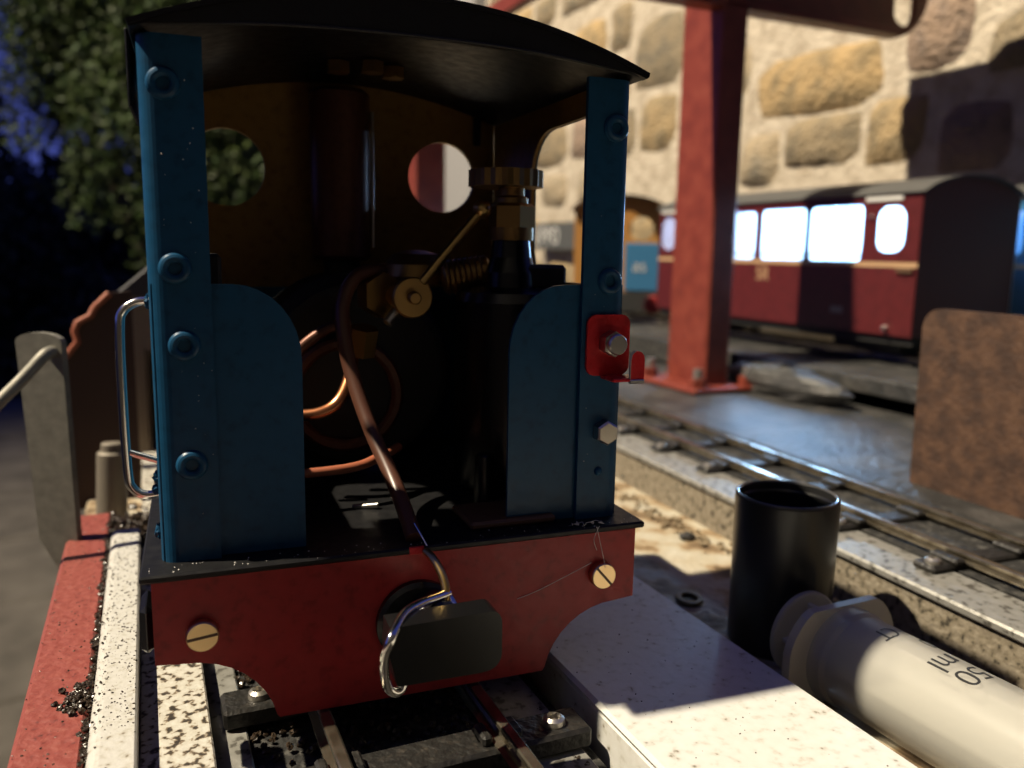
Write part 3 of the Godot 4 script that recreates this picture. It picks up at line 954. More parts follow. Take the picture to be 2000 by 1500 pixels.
	var blp := PackedVector2Array([Vector2(-11.6, 5.7), Vector2(-11.9, 0.0), Vector2(-10.2, -6.9), Vector2(7.0, -6.9)])
	for k in 7:
		var a := -PI / 2 + PI / 2 * k / 6
		blp.append(Vector2(8.2 + 3.6 * cos(a), -3.4 + 3.4 * sin(a)))
	for k in 7:
		var a := PI / 2 * k / 6
		blp.append(Vector2(9.6 + 2.2 * cos(a), 3.2 + 3.0 * sin(a)))
	var blk := begin()
	extrude_into(blk, blp, 15.5, 22.0)
	part(cp, "block", done(blk), M.gloss_black, P(0, -13.4, 0))
	part(cp, "shank", rod(P(2, -14, 1), P(2, -13.2, 12), 4.6, 20), M.gloss_black)
	part(cp, "gilt_pin", tube(spline([P(1.2, -0.9, 0.6), P(2.3, -2.0, 3.2), P(3.4, -4.4, 6.0), P(3.8, -7.2, 8.0), P(3.2, -9.6, 9.0)], 8), 0.95, 12), M.brass)
	part(cp, "wire_link", tube(spline([P(4.4, -8.2, 8.0), P(1.2, -8.0, 10.0), P(-3.0, -7.4, 13.0), P(-7.4, -7.2, 17.0), P(-10.6, -8.2, 21.6), P(-12.0, -9.6, 23.4), P(-12.9, -13.0, 22.6), P(-12.6, -17.6, 21.0), P(-11.6, -21.6, 19.2), P(-10.0, -23.4, 18.4), P(-8.4, -23.2, 17.6), P(-7.6, -21.0, 17.0)], 8), 1.0, 12), M.bright_steel)
	part(cp, "spring_coil", tube(spline([P(4.6, -9.0, 7.8), P(5.2, -11.2, 10.6), P(2.2, -12.0, 12.5), P(-2.2, -11.6, 11.8), P(-1.2, -9.8, 10.2), P(3.0, -9.6, 9.2)], 8), 0.9, 12), M.bright_steel)
	part(L, "red_tag", box(P(-2.4, -1.5, -0.4), P(1.0, 0.15, 0.5), 0.15), M.bracket_red)
	part(L, "wire_end", tube(PackedVector3Array([P(-0.2, 4.2, -4.0), P(0.8, 2.0, -1.2), P(1.6, 0.2, 0.4)]), 0.22, 6), M.bright_steel)
	# inside the cab
	var fl := part(L, "steam_pipe", rod(P(-2.2, 62, -86), P(-2.2, 112, -86), 8.8, 32), M.dull_copper)
	part(fl, "lower_collar", lathe([[0, 58], [5.5, 58], [5.5, 63], [8.8, 63]], Transform3D(Basis.IDENTITY, P(-2.2, 0, -86)), 24), M.matt_black)
	part(fl, "seam_wire", rod(P(7.0, 66, -83), P(7.0, 106, -83), 0.5, 8), M.steel)
	var bo := part(L, "boiler", rod(P(-1, 30, -250), P(-1, 30, -66), 28.5, 40), M.matt_black)
	var bk := part(L, "boiler_backhead", lathe([[0, 0], [26, 0], [26, 2.0], [24, 2.6], [0, 2.6]], facing(P(-1, 30, -66), Vector3.BACK), 40), M.matt_black)
	part(bk, "flue_ring", lathe([[13, 0], [16.5, 0], [16.5, 2.4], [15.6, 3.2], [14, 3.2], [13, 2.4], [13, 0]], facing(P(-5.5, 24.5, -63.4), Vector3.BACK), 40), M.dull_copper)
	part(bk, "flue_mouth", lathe([[0, 0], [13, 0], [13, 0.8], [0, 0.8]], facing(P(-5.5, 24.5, -63.2), Vector3.BACK), 32), M.matt_black)
	part(bk, "turret", lathe([[0, 0], [8.8, 0], [9.6, 2.2], [9.0, 5.5], [6.5, 8.4], [3, 9.4], [0, 9.6]], Transform3D(Basis.IDENTITY, P(15, 56, -62)), 28), M.old_brass)
	part(bk, "union", rod(P(20, 58, -52), P(33, 60, -50), 4.6, 20), M.old_brass)
	for k in 7:
		part(bk, "thread_ridge", lathe([[4.5, -0.45], [5.2, 0], [4.5, 0.45]], facing(P(21.5 + 1.5 * k, 58.2 + 0.22 * k, -51.8 + 0.2 * k), P(13, 2, 2)), 20), M.old_brass)
	var rg := part(L, "regulator", lathe([[0, 0], [5.0, 0], [5.4, 0.5], [5.4, 1.9], [5.0, 2.4], [1.7, 2.4], [1.7, 4.4], [1.3, 4.9], [0, 4.9]], facing(P(8.6, 53.2, -42), Vector3.BACK), 36), M.old_brass)
	part(rg, "lever", rod(P(11.0, 57.0, -40.4), P(27.0, 76.0, -40.0), 1.3, 16), M.brass)
	part(rg, "ball_end", ball(P(27.5, 76.6, -40), 2.6, 22), M.brass)
	part(rg, "spindle", rod(P(4.5, 53.2, -52), P(8.6, 53.2, -42), 3.0, 16), M.old_brass)
	part(rg, "gland_nut", lathe([[0, 0], [6.2, 0], [6.2, 5], [0, 5]], facing(P(1.0, 53.5, -52), P(0.35, 0, 1)), 6, false), M.old_brass)
	part(rg, "grub_screw", rod(P(5.0, 49.5, -43), P(2.0, 46.4, -41.8), 1.4, 14), M.steel)
	part(rg, "small_valve", lathe([[0, 0], [4.0, 0], [4.0, 7.5], [0, 7.5]], facing(P(-3.4, 37.5, -50), P(0.1, 1, 0.25)), 6, false), M.old_brass)
	part(L, "hose", tube(spline([P(3.5, 60.0, -52), P(-4.1, 58.6, -49), P(-8.6, 51.8, -46), P(-9.1, 42.8, -42), P(-7.6, 32.6, -38), P(-4.7, 20.7, -30), P(-1.8, 11.2, -20), P(-0.6, 4.0, -9), P(-0.4, 0.8, -3.5)], 10), 1.95, 14), M.hose_brown)
	part(L, "copper_bend", tube(spline([P(-4.6, 44, -54), P(-5.4, 37.7, -50), P(-7.8, 30.0, -46), P(-11.2, 25.0, -44.5), P(-16.6, 22.8, -44), P(-24.0, 22.6, -46)], 8), 1.6, 12), M.copper)
	part(L, "copper_bend", tube(spline([P(-6.0, 46.0, -50), P(-12.0, 44.5, -50), P(-18.5, 40.0, -50.5), P(-24.0, 33.0, -52)], 8), 1.5, 12), M.dull_copper)
	part(L, "orange_pipe", tube(spline([P(-34, 10.4, -33), P(-20.6, 10.0, -33), P(-8.0, 10.2, -35), P(-1.0, 11.2, -39), P(6.0, 12.0, -46)], 8), 1.25, 12), M.orange_pipe)
	var gt := part(L, "gas_tank", lathe([[0, 0], [15.5, 0], [16.5, 1.0], [16.5, 52], [15.5, 54.5], [11, 56], [0, 56]], Transform3D(Basis.IDENTITY, P(38.5, 0.1, -44)), 40), M.gloss_black)
	part(gt, "filler_block", box(P(38, 55.5, -52), P(51.0, 62.2, -36), 1.0), M.matt_black)
	part(gt, "valve_neck", lathe([[0, 55], [7.4, 55], [7.0, 60], [5.6, 64], [5.0, 69], [0, 69]], Transform3D(Basis.IDENTITY, P(36.6, 0, -42)), 28), M.gloss_black)
	part(gt, "valve_ring", lathe([[0, 68.6], [6.0, 68.6], [6.0, 72], [0, 72]], Transform3D(Basis.IDENTITY, P(36.6, 0, -42)), 28), M.old_brass)
	part(gt, "valve_hexagon", lathe([[0, 72], [6.3, 72], [6.3, 77.6], [5.4, 78.4], [0, 78.4]], Transform3D(Basis.IDENTITY, P(36.6, 0, -42)), 6, false), M.old_brass)
	part(gt, "valve_spindle", lathe([[0, 78.4], [4.4, 78.4], [4.4, 79.8], [3.4, 80.4], [3.4, 83], [0, 83]], Transform3D(Basis.IDENTITY, P(36.6, 0, -42)), 24), M.old_brass)
	var kn := []
	var kst := begin()
	for k in 40:
		var a := TAU * k / 40
		var rr := 10.1 if k % 2 == 0 else 9.6
		kn.append(Vector2(rr * cos(a), rr * sin(a)))
	var knp := PackedVector2Array(kn)
	extrude_into(kst, knp, 0, 4.4)
	part(gt, "valve_knob", done(kst), M.old_brass, P(34.8, 82.6, -42), Basis(Vector3(1, 0, 0), Vector3(0, 0, -1), Vector3(0, 1, 0)))
	part(L, "small_bottle", rod(P(23.5, 0.1, -24), P(23.5, 14, -24), 3.0, 16, 2.4), M.gloss_black)
	part(L, "fire_iron", rod(P(-9, 0.1, -33), P(-3, 1.0, -30), 0.8, 8), M.steel)
	part(L, "drip_tray", box(P(14, 0.1, -22), P(36, 2.0, -6), 0.6), M.umber)
	part(L, "left_fitting", box(P(-46, 56.5, -30), P(-39, 64, -22), 0.8), M.matt_black)
	part(L, "gauge_post", box(P(-25.4, 20, -44), P(-23.6, 29, -42), 0.3), M.steel)
	# front end, frames and wheels
	for x in [-1.0, 1.0]:
		var tk := part(L, "side_tank", box(P(minf(x * 17.0, x * 51.0), 0.1, -122), P(maxf(x * 17.0, x * 51.0), 54.4, -99.0), 1.0), M.blue_paint)
		part(tk, "filler_cap", lathe([[0, 54.4], [4, 54.4], [4, 57], [3, 58], [0, 58]], Transform3D(Basis.IDENTITY, P(x * 40, 0, -113)), 20), M.old_brass)
	part(L, "chimney", lathe([[0, 50], [7, 52], [6.5, 74], [9, 80], [9, 83], [0, 83]], Transform3D(Basis.IDENTITY, P(-1, 0, -228)), 28), M.matt_black)
	part(L, "frame", box(P(-13, -30, -240), P(-11, -1.7, -10), 0.3), M.matt_black)
	part(L, "frame", box(P(8, -30, -240), P(10, -1.7, -10), 0.3), M.matt_black)
	part(L, "front_beam", box(P(-55, -20, -253), P(55, -1.7, -250.2), 0.3), M.red_paint)
	var wh := lathe([[0, -2.6], [17.6, -2.6], [17.6, -1.4], [15.9, -0.8], [15.4, 3.2], [13.4, 3.2], [13.0, 2.0], [4, 2.0], [4, 3.4], [0, 3.4]], facing(Vector3.ZERO, Vector3.RIGHT), 36)
	for z in [-60.0, -170.0]:
		for s in [-1.0, 1.0]:
			var w := part(L, "wheel", wh, M.matt_black, P(-3.8 + s * 16.2 - 2.8, -20.5, z), Basis(Vector3.UP, 0.0 if s > 0 else PI))
			part(w, "crank_pin", rod(P(2.5, 0, 8), P(6, 0, 8), 1.2, 12), M.steel)
		part(L, "axle", rod(P(-24, -20.5, z), P(10, -20.5, z), 2.2, 14), M.steel)
	# cobweb threads on the beam
	for w in [[P(44.0, 0.2, 0.2), P(45.2, -5.0, 0.6), P(46.2, -10.2, 1.4)], [P(44.8, 0.2, 0.1), P(43.4, -3.0, 0.2), P(44.4, -6.0, 0.0)], [P(43.0, -9.0, 0.0), P(30.0, -14.2, -0.5), P(24.0, -16.0, -0.8)]]:
		part(L, "cobweb_thread", tube(spline(w, 5), 0.07, 5), M.thread)
	var fz: Array = []
	for k in 26:
		fz.append(P(38.0 + 0.36 * k + rng.randf_range(-1.2, 1.2), 0.3 + rng.randf_range(0, 0.9), -1.2 + rng.randf_range(-0.8, 0.9)))
	part(L, "lint", tube(spline(fz, 4), 0.06, 4), M.thread)

# ------------------------------------------------------------------ cap, syringe, rusty plate
func loose_things() -> void:
	var c := thing("plastic_cap", "open black plastic cylinder cap standing on the sandy board", "cap", P(124.5, -55.5, -28.5))
	part(c, "shell", lathe([[0, -55.5], [14.9, -55.5], [15.4, -54.9], [15.6, -8.0], [15.5, -7.4], [14.9, -7.2], [14.4, -7.5], [14.2, -9.5], [13.8, -10.2], [13.6, -16.0], [12.8, -16.6], [12.6, -46], [0, -46]], Transform3D(Basis.IDENTITY, P(124.5, 0, -28.5)), 56), M.cap_black)
	part(c, "rim", lathe([[14.3, -7.25], [15.6, -7.5], [15.35, -7.0], [14.9, -6.85], [14.4, -7.0], [14.2, -7.4]], Transform3D(Basis.IDENTITY, P(124.5, 0, -28.5)), 56), M.cap_edge)
	# syringe lying along the board
	var ax := P(0.087, 0, 1).normalized()
	var o := P(118.5, -42.6, 3.6)
	var s := thing("syringe", "large translucent plastic syringe with black graduations, lying beside the black cap", "syringe", P(120.5, -55.5, 40))
	var xf := facing(o, ax)
	part(s, "barrel", lathe([[13.6, 1.5], [13.6, 6.2], [13.2, 7.0], [12.9, 7.6], [12.9, 118], [12, 121], [4, 124], [3.2, 136], [2.4, 136], [2.4, 124], [10.6, 119], [11.6, 116], [11.6, 1.5], [13.6, 1.5]], xf, 56), M.syringe_barrel)
	var fp := PackedVector2Array()
	for k in 40:
		var a := TAU * k / 40
		fp.append(Vector2(clampf(20.0 * cos(a), -19.6, 19.6), clampf(18.0 * sin(a), -12.8, 14.2)))
	var fst := begin()
	for k in 40:
		var l := (k + 1) % 40
		var a := TAU * k / 40; var b := TAU * l / 40
		var ia := Vector2(cos(a), sin(a)) * 11.6; var ib := Vector2(cos(b), sin(b)) * 11.6
		var oa := fp[k]; var ob := fp[l]
		quad(fst, P(ia.x, ia.y, 2.0), P(oa.x, oa.y, 2.0), P(ob.x, ob.y, 2.0), P(ib.x, ib.y, 2.0))
		quad(fst, P(ib.x, ib.y, -0.6), P(ob.x, ob.y, -0.6), P(oa.x, oa.y, -0.6), P(ia.x, ia.y, -0.6))
		quad(fst, P(oa.x, oa.y, -0.6), P(ob.x, ob.y, -0.6), P(ob.x, ob.y, 2.0), P(oa.x, oa.y, 2.0))
		quad(fst, P(ib.x, ib.y, -0.6), P(ia.x, ia.y, -0.6), P(ia.x, ia.y, 2.0), P(ib.x, ib.y, 2.0))
	var zx := Basis(Vector3.UP.cross(ax).normalized(), Vector3.UP, ax)
	part(s, "finger_flange", done(fst), M.syringe_flange, o, zx)
	var pl := part(s, "thumb_disc", lathe([[0, -1.1], [11.6, -1.1], [12.4, -0.5], [12.4, 0.7], [11.8, 1.1], [0, 1.1]], facing(o - ax * 12.5, ax), 44), M.syringe_flange)
	part(pl, "plunger_rib", box(P(-0.7, -9.5, -11.4), P(0.7, 9.5, 60), 0.2), M.syringe_plunger, o, zx)
	part(pl, "plunger_rib", box(P(-9.5, -0.7, -11.4), P(9.5, 0.7, 60), 0.2), M.syringe_plunger, o, zx)
	part(pl, "stopper", lathe([[0, 60], [11.3, 60], [11.5, 61], [10.9, 63], [10.9, 66], [11.5, 68], [11.5, 70], [0, 74]], xf, 36), M.syringe_plunger)
	# print: letters stand up along the barrel and read across it
	var put := func(text: String, along: float, round_: float, height: float) -> void:
		var n := (Vector3.UP * cos(round_) + zx.x * sin(round_)).normalized()
		var up := ax
		var right := up.cross(n).normalized()
		part(s, "graduation", letters(text, height, 0.06), M.print_black, o + ax * along + n * 12.96, Basis(right, up, n))
	for q in [["5", 40.0, 0.08, 5.6], ["0", 40.0, -0.24, 5.6], ["m", 33.0, -0.06, 5.2], ["l", 33.0, -0.34, 5.2], ["C", 16.5, -0.02, 3.6], ["T", 16.5, -0.22, 3.6], ["6", 24.0, 0.56, 4.2], ["0", 24.0, 0.32, 4.2]]:
		put.call(q[0], q[1], q[2], q[3])
	for k in 9:
		var tk := 27.0 + 3.2 * k
		var arc := PackedVector3Array()
		for q in 5:
			var a := 0.60 + (0.34 if k % 5 == 4 else 0.2) * q / 4.0
			arc.append(o + ax * tk + (Vector3.UP * cos(a) + zx.x * sin(a)) * 12.92)
		part(s, "graduation_tick", tube(arc, 0.14, 5), M.print_black)
	# rusty plate standing along the second track
	var r := thing("rusty_plate", "brown rusty steel plate with a rounded corner, standing beside the empty track", "steel plate", P(262, -36.5, 40))
	var rp := PackedVector2Array([Vector2(-108, -36.4), Vector2(180, -36.4), Vector2(180, 44)])
	for k in 7:
		var a := PI / 2 + PI / 2 * k / 6
		rp.append(Vector2(-100 + 9 * cos(a), 35 + 9 * sin(a)))
	part(r, "plate", extrude(rp, -1.5, 1.5), M.rusty_plate, P(262, 0, 0), Basis(Vector3(0, 0, 1), Vector3(0, 1, 0), Vector3(-1, 0, 0)))
	part(r, "foot_angle", box(P(263.6, -36.4, -100), P(278, -33.4, 178), 0.5), M.rusty_plate)

# ------------------------------------------------------------------ red steel frame
func canopy() -> void:
	var t := thing("steel_canopy", "oxide red steel canopy of box posts and a round-ended beam before the stone wall", "canopy", P(340, -36.5, -360), TH)
	var a := part(t, "post", box(P(330, -36.4, -388), P(352, 330, -338), 1.6), M.oxide_red)
	part(a, "foot_flange", box(P(310, -36.4, -402), P(372, -32, -322), 1.2), M.oxide_red)
	for p in [[318, -330], [318, -394], [364, -330], [364, -394]]:
		part(a, "flange_bolt", lathe([[0, -32], [6.5, -32], [6.5, -25], [0, -25]], Transform3D(Basis.IDENTITY, P(p[0], 0, p[1])), 6, false), M.oxide_red)
		part(a, "bolt_end", lathe([[0, -25], [3.6, -25], [3.6, -18], [0, -18]], Transform3D(Basis.IDENTITY, P(p[0], 0, p[1])), 14), M.screw_steel)
	var st := begin()
	# beam plate: rectangle left, round lower right end, slotted near the end
	box_into(st, P(190, 239.5, -354), P(480, 345, -349))
	var en := PackedVector2Array([Vector2(480, 345), Vector2(480, 239.5), Vector2(497, 239.5)])
	for k in 9:
		var q := -PI / 2 + PI / 2 * k / 8
		en.append(Vector2(500 + 40 * cos(q), 279.5 + 40 * sin(q)))
	en.append(Vector2(540, 345))
	ring_into(st, en, rrect(503, 250, 526, 322, 11), -354, -349)
	var b := part(t, "beam", done(st), M.oxide_red)
	part(b, "brace", box(P(-2, -58, -26), P(2, 30, 26), 0.6), M.oxide_red, P(518, 314, -376), Basis(Vector3.UP, -0.75))
	part(b, "lower_flange", box(P(190, 239.5, -348.9), P(500, 243.5, -338), 0.5), M.oxide_red)
	part(t, "shelf", box(P(410, 352, -470), P(546, 360, -190), 1), M.oxide_red)
	var c := part(t, "post", box(P(199, -36.4, -702), P(231, 360, -650), 1.6), M.oxide_red)
	part(c, "foot_flange", box(P(182, -36.4, -718), P(248, -32, -634), 1.2), M.oxide_red)
	part(t, "tie_bar", box(P(331, 331, -1500), P(345, 350, -345), 1.2), M.oxide_red)

# ------------------------------------------------------------------ coach, engine, sign
func coach_side(st: SurfaceTool, wins: Array, x_end: float, y0: float, y1: float) -> void:
	# plate in local x (along), y; windows [x0, x1, y0, y1, r]
	var x := 0.0
	for w in wins:
		var a: float = w[0] - 2.5; var b: float = w[1] + 2.5
		if a > x: box_into(st, P(x, y0, -1), P(a, y1, 0))
		box_into(st, P(a, y0, -1), P(b, w[2] - 3, 0))
		box_into(st, P(a, w[3] + 3, -1), P(b, y1, 0))
		cell_into(st, a, w[2] - 3, b, w[3] + 3, rrect(w[0], w[2], w[1], w[3], w[4], 5), -1, 0)
		x = b
	if x < x_end: box_into(st, P(x, y0, -1), P(x_end, y1, 0))

func coach(called_label: String, X: float, width: float, z0: float, z1: float, body: Material, end_mat: Material, wins: Array, lit: float) -> Node3D:
	# z0 = near end (towards the camera), z1 = far end
	var len := z0 - z1
	var t := thing("model_coach", called_label, "coach", P(X + width / 2, -14, (z0 + z1) / 2), TH, "model coaches before the stone wall")
	var along := Basis(Vector3(0, 0, 1), Vector3(0, 1, 0), Vector3(-1, 0, 0))   # local x -> +z, local z -> -x
	var st := begin()
	coach_side(st, wins, len, 9, 112)
	var sd := part(t, "side", done(st), body, P(X, 0, z1), along)
	var i := 0
	for w in wins:
		part(sd, "window_pane", box(P(w[0], w[2], -0.8), P(w[1], w[3], -0.4)), M.window_glass)
	part(sd, "cream_line", box(P(0, 59.0, 0.02), P(len, 62.4, 0.35)), M.cream_line)
	part(t, "floor", box(P(X + 1, 9, z1), P(X + width - 1, 11, z0)), M.coach_inside)
	part(t, "far_side", box(P(X + width - 1, 9, z1), P(X + width, 112, z0)), M.coach_inside)
	var ar := PackedVector2Array([Vector2(0, 9), Vector2(width, 9)])
	var rf := PackedVector2Array()
	for k in 13:
		var x := width - width * k / 12.0
		var y := 112.0 + 12.5 * (1.0 - pow(absf(x / width * 2 - 1), 2.2))
		ar.append(Vector2(x, y))
		rf.append(Vector2((x - width / 2) * 1.05 + width / 2, y + 1.6 - (0.8 if k == 0 or k == 12 else 0.0)))
	for k in range(12, -1, -1):
		var x := width - width * k / 12.0
		rf.append(Vector2((x - width / 2) * 1.05 + width / 2, 112.0 + 12.5 * (1.0 - pow(absf(x / width * 2 - 1), 2.2)) + 0.1))
	part(t, "end", extrude(ar, z0 - 1.2, z0), end_mat, P(X, 0, 0))
	part(t, "end", extrude(ar, z1, z1 + 1.2), end_mat, P(X, 0, 0))
	part(t, "roof", extrude(rf, z1 - 3, z0 + 3), M.coach_roof, P(X, 0, 0))
	var strip := part(t, "lamp_strip", box(P(X + width / 2 - 3, 110.5, z1 + 20), P(X + width / 2 + 3, 111.8, z0 - 20)), M.lamp_strip)
	part(t, "ceiling", box(P(X + 1, 112.0, z1 + 2), P(X + width - 1, 112.6, z0 - 2)), M.coach_inside)
	part(t, "seat_rail", box(P(X + 16, 66.5, z1 + 60), P(X + 18, 68.5, z0 - 50)), M.sign_grey)
	part(t, "solebar", box(P(X + 4, 2, z1 + 2), P(X + width - 4, 9, z0 - 2), 0.5), M.coach_under)
	for zc in [z0 - 60, z1 + 60]:
		var bg := part(t, "bogie", box(P(X + 20, -6, zc - 34), P(X + width - 20, 2, zc + 34), 1), M.coach_under)
		for dz in [-22, 22]:
			for s in [0.0, 1.0]:
				part(bg, "wheel", rod(P(X + 32 + s * (width - 70), 1, zc + dz), P(X + 38 + s * (width - 70), 1, zc + dz), 10.4, 24), M.coach_under)
	var n := int(len / 75.0)
	for k in n:
		var l := OmniLight3D.new()
		l.name = "coach_lamp"
		l.light_color = Color(0.60, 0.80, 1.0)
		l.light_energy = lit
		l.light_size = 0.004
		l.omni_range = 3.0
		l.omni_attenuation = 2.0
		l.shadow_enabled = true
		t.add_child(l, true)
		l.position = (P(X + width / 2, 104, z0 - len * (k + 0.5) / n) - offs[t]) * MM
	return t

func back_train() -> void:
	# raised trackbed along the wall
	var s := thing("raised_trackbed", "dark raised shelf on short posts carrying the coaches along the wall", "trackbed", P(520, -36.5, -400), TH)
	part(s, "slab", box(P(392, -26, -1500), P(648, -14.6, 250), 1.0), M.grey_felt)
	part(s, "edge_board", box(P(389, -34, -1500), P(392, -15, -380), 0.5), M.black_felt)
	for z in [-330, -560, -900, -1300]:
		part(s, "support", box(P(398, -36.4, z - 12), P(416, -26, z + 12), 0.5), M.face_board)
	var tr := thing("railway_track", "model track under the lit crimson coach along the stone wall", "track", P(501, -14.6, -400), TH)
	for cx in [485.0, 517.0]:
		part(tr, "rail", extrude(rail_profile(cx, -9.6), -1480, 240), M.rail_steel)
	var slm := box(P(464, -14.5, -5), P(538, -13.4, 5), 0.3)
	var z := 230.0
	while z > -1470:
		part(tr, "sleeper", slm, M.sleeper_plastic, P(0, 0, z))
		z -= 42.0
	# a log-like edging stone lying before the shelf
	var lg := thing("edging_stone", "flat grey edging stone lying before the raised shelf, pale at one end", "stone", P(370, -36.5, -300), TH)
	part(lg, "slab", lump(P(14, 12, 66), 77, 0.12, 14, 8), M.grey_felt, P(372, -26, -300))
	# crimson coach: windows measured from its far end (z = -585)
	var Z1 := -588.0
	var wins := [[6, 29, 70, 103, 9], [54, 94, 63, 104, 4], [107, 153, 63, 104, 4], [162, 215, 63, 105, 4], [221, 276, 63, 105, 4], [290, 315, 70, 103, 9]]
	var c := coach("crimson model coach with brightly lit windows and dark end, standing behind the red post", 450, 102, -259, Z1, M.crimson, M.coach_end, wins, 0.020)
	var along := Basis(Vector3(0, 0, 1), Vector3(0, 1, 0), Vector3(-1, 0, 0))
	part(c, "lettering", letters("SR", 11, 0.3), M.cream_line, P(449.9, 50, Z1 + 166), along)
	part(c, "number_plate", box(P(449.6, 22, Z1 + 250), P(450.2, 27, Z1 + 262)), M.render_grey)
	part(c, "roof_board", box(P(448.8, 107.0, Z1 + 278), P(450.0, 110.5, Z1 + 312), 0.3), M.white_letters)
	part(c, "roof_board", box(P(448.8, 107.0, Z1 + 4), P(450.0, 110.5, Z1 + 34), 0.3), M.white_letters)
	part(c, "door_handle", rod(P(449.9, 96, Z1 + 285), P(447.5, 96, Z1 + 285), 1.4, 10), M.steel)
	part(c, "door_handle", box(P(447.6, 55, Z1 + 312), P(449.9, 59, Z1 + 326), 0.4), M.umber)
	part(c, "marker_lamp", rod(P(449.9, 14, Z1 + 306), P(446.5, 14, Z1 + 306), 2.2, 14), M.steel)
	part(c, "buffer", rod(P(470, 6, -259), P(470, 6, -246), 4, 16), M.coach_under)
	part(c, "buffer", rod(P(532, 6, -259), P(532, 6, -246), 4, 16), M.coach_under)
	var cb := coach("blue model coach with a lit window, partly hidden behind the crimson coach's dark end", 566, 74, 120, -290, M.loco_blue, M.loco_blue, [[3, 25, 70, 104, 4]], 0.004)
	# yellow and blue tank engine at the head of the train
	var e := thing("tank_engine", "small ochre and blue model engine with an arched brown roof, ahead of the coach", "locomotive", P(494, -9.6, -745), TH)
	var zc := -745.0
	var X0 := 438.0; var X1 := 550.0
	var st := begin()
	cell_into(st, X0, 62, X0 + 56, 118, rrect(X0 + 12, 66, X0 + 34, 112, 6), zc - 2, zc)
	cell_into(st, X0 + 56, 62, X1, 118, circle2(X0 + 84, 96, 15), zc - 2, zc)
	box_into(st, P(X0, 18, zc - 2), P(X1, 62, zc))
	var cr := PackedVector2Array([Vector2(X0, 118), Vector2(X1, 118)])
	for k in 13:
		var x := X1 - 112.0 * k / 12
		cr.append(Vector2(x, 118 + 17 * sqrt(maxf(0.0, 1 - pow((x - 494) / 56.0, 2.0)))))
	extrude_into(st, cr, zc - 2, zc)
	part(e, "cab_back", done(st), M.ochre_paint)
	var rf := PackedVector2Array()
	for k in 17:
		var q := PI * k / 16
		rf.append(Vector2(494 + 60 * cos(q), 117 + 21 * sin(q)))
	for k in range(16, -1, -1):
		var q := PI * k / 16
		rf.append(Vector2(494 + 57 * cos(q), 117 + 18 * sin(q)))
	part(e, "roof", extrude(rf, zc - 110, zc + 8), M.umber)
	part(e, "cab_side", box(P(X0, 18, zc - 100), P(X0 + 2, 62, zc - 2.1), 0.3), M.ochre_paint)
	part(e, "cab_side", box(P(X1 - 2, 18, zc - 100), P(X1, 62, zc - 2.1), 0.3), M.ochre_paint)
	part(e, "cab_pillar", box(P(X0, 62, zc - 12), P(X0 + 4, 118, zc - 2.1), 0.5), M.ochre_paint)
	part(e, "bunker", box(P(X0 + 66, 20, zc + 0.5), P(X1, 78, zc + 26), 1.0), M.loco_blue)
	part(e, "bunker_lettering", letters("as", 13, 0.4), M.white_letters, P(X0 + 84, 50, zc + 26.4))
	part(e, "door_knob", ball(P(X0 + 46, 52, zc + 3), 3.2, 14), M.coach_under)
	part(e, "footplate", box(P(X0 - 2, 12, zc - 150), P(X1 + 2, 18, zc + 28), 0.5), M.coach_under)
	part(e, "boiler", rod(P(494, 38, zc - 150), P(494, 38, zc - 102), 20, 28), M.loco_blue)
	part(e, "chimney", rod(P(494, 74, zc - 132), P(494, 112, zc - 132), 8, 20, 10), M.coach_under)
	part(e, "buffer_beam", box(P(X0 + 4, -6, zc + 24), P(X1 - 4, 12, zc + 28), 0.5), M.coach_under)
	part(e, "buffer", rod(P(X1 - 10, 4, zc + 28), P(X1 - 10, 4, zc + 40), 11, 24), M.loco_red)
	part(e, "buffer", rod(P(X0 + 10, 4, zc + 28), P(X0 + 10, 4, zc + 40), 11, 24), M.loco_red)
	for dz in [-30, -110]:
		for sx in [478.0, 510.0]:
			part(e, "wheel", rod(P(sx - 3, 7, zc + dz), P(sx + 3, 7, zc + dz), 16.6, 28), M.coach_under)
	e.rotation.y = TH - 0.6
	# name board on the wall
	var nb := thing("name_board", "dark grey name board with white letters on the stone wall behind the engine", "sign", P(628, 68, -1250), TH)
	part(nb, "board", box(P(626, 70, -1276), P(629, 118, -1080), 0.6), M.sign_grey)
	part(nb, "lettering", letters("EPPO", 30, 0.5), M.white_letters, P(625.8, 94, -1222), Basis(Vector3(0, 0, 1), Vector3(0, 1, 0), Vector3(-1, 0, 0)))
	part(nb, "bracket", box(P(629.1, 84, -1260), P(650.2, 90, -1254)), M.sign_grey)
	part(nb, "bracket", box(P(629.1, 84, -1110), P(650.2, 90, -1104)), M.sign_grey)

# ------------------------------------------------------------------ hedge and trees
func leaf_cluster(seed_: int, size: float) -> Array:
	var g := RandomNumberGenerator.new()
	g.seed = seed_
	var out := []
	for i in 6:
		var d := Vector3(g.randf_range(-1, 1), g.randf_range(-0.8, 1), g.randf_range(-1, 1)).normalized()
		var s := d.cross(Vector3(g.randf_range(-1, 1), g.randf_range(-1, 1), g.randf_range(-1, 1))).normalized() * size * 0.2
		var a := d * size * g.randf_range(0.1, 0.3)
		var m := d * size * 0.6 + Vector3.UP * size * 0.08
		var b := d * size * g.randf_range(0.85, 1.15)
		out.append_array([a, b, m + s, a, m - s, b])
	return out

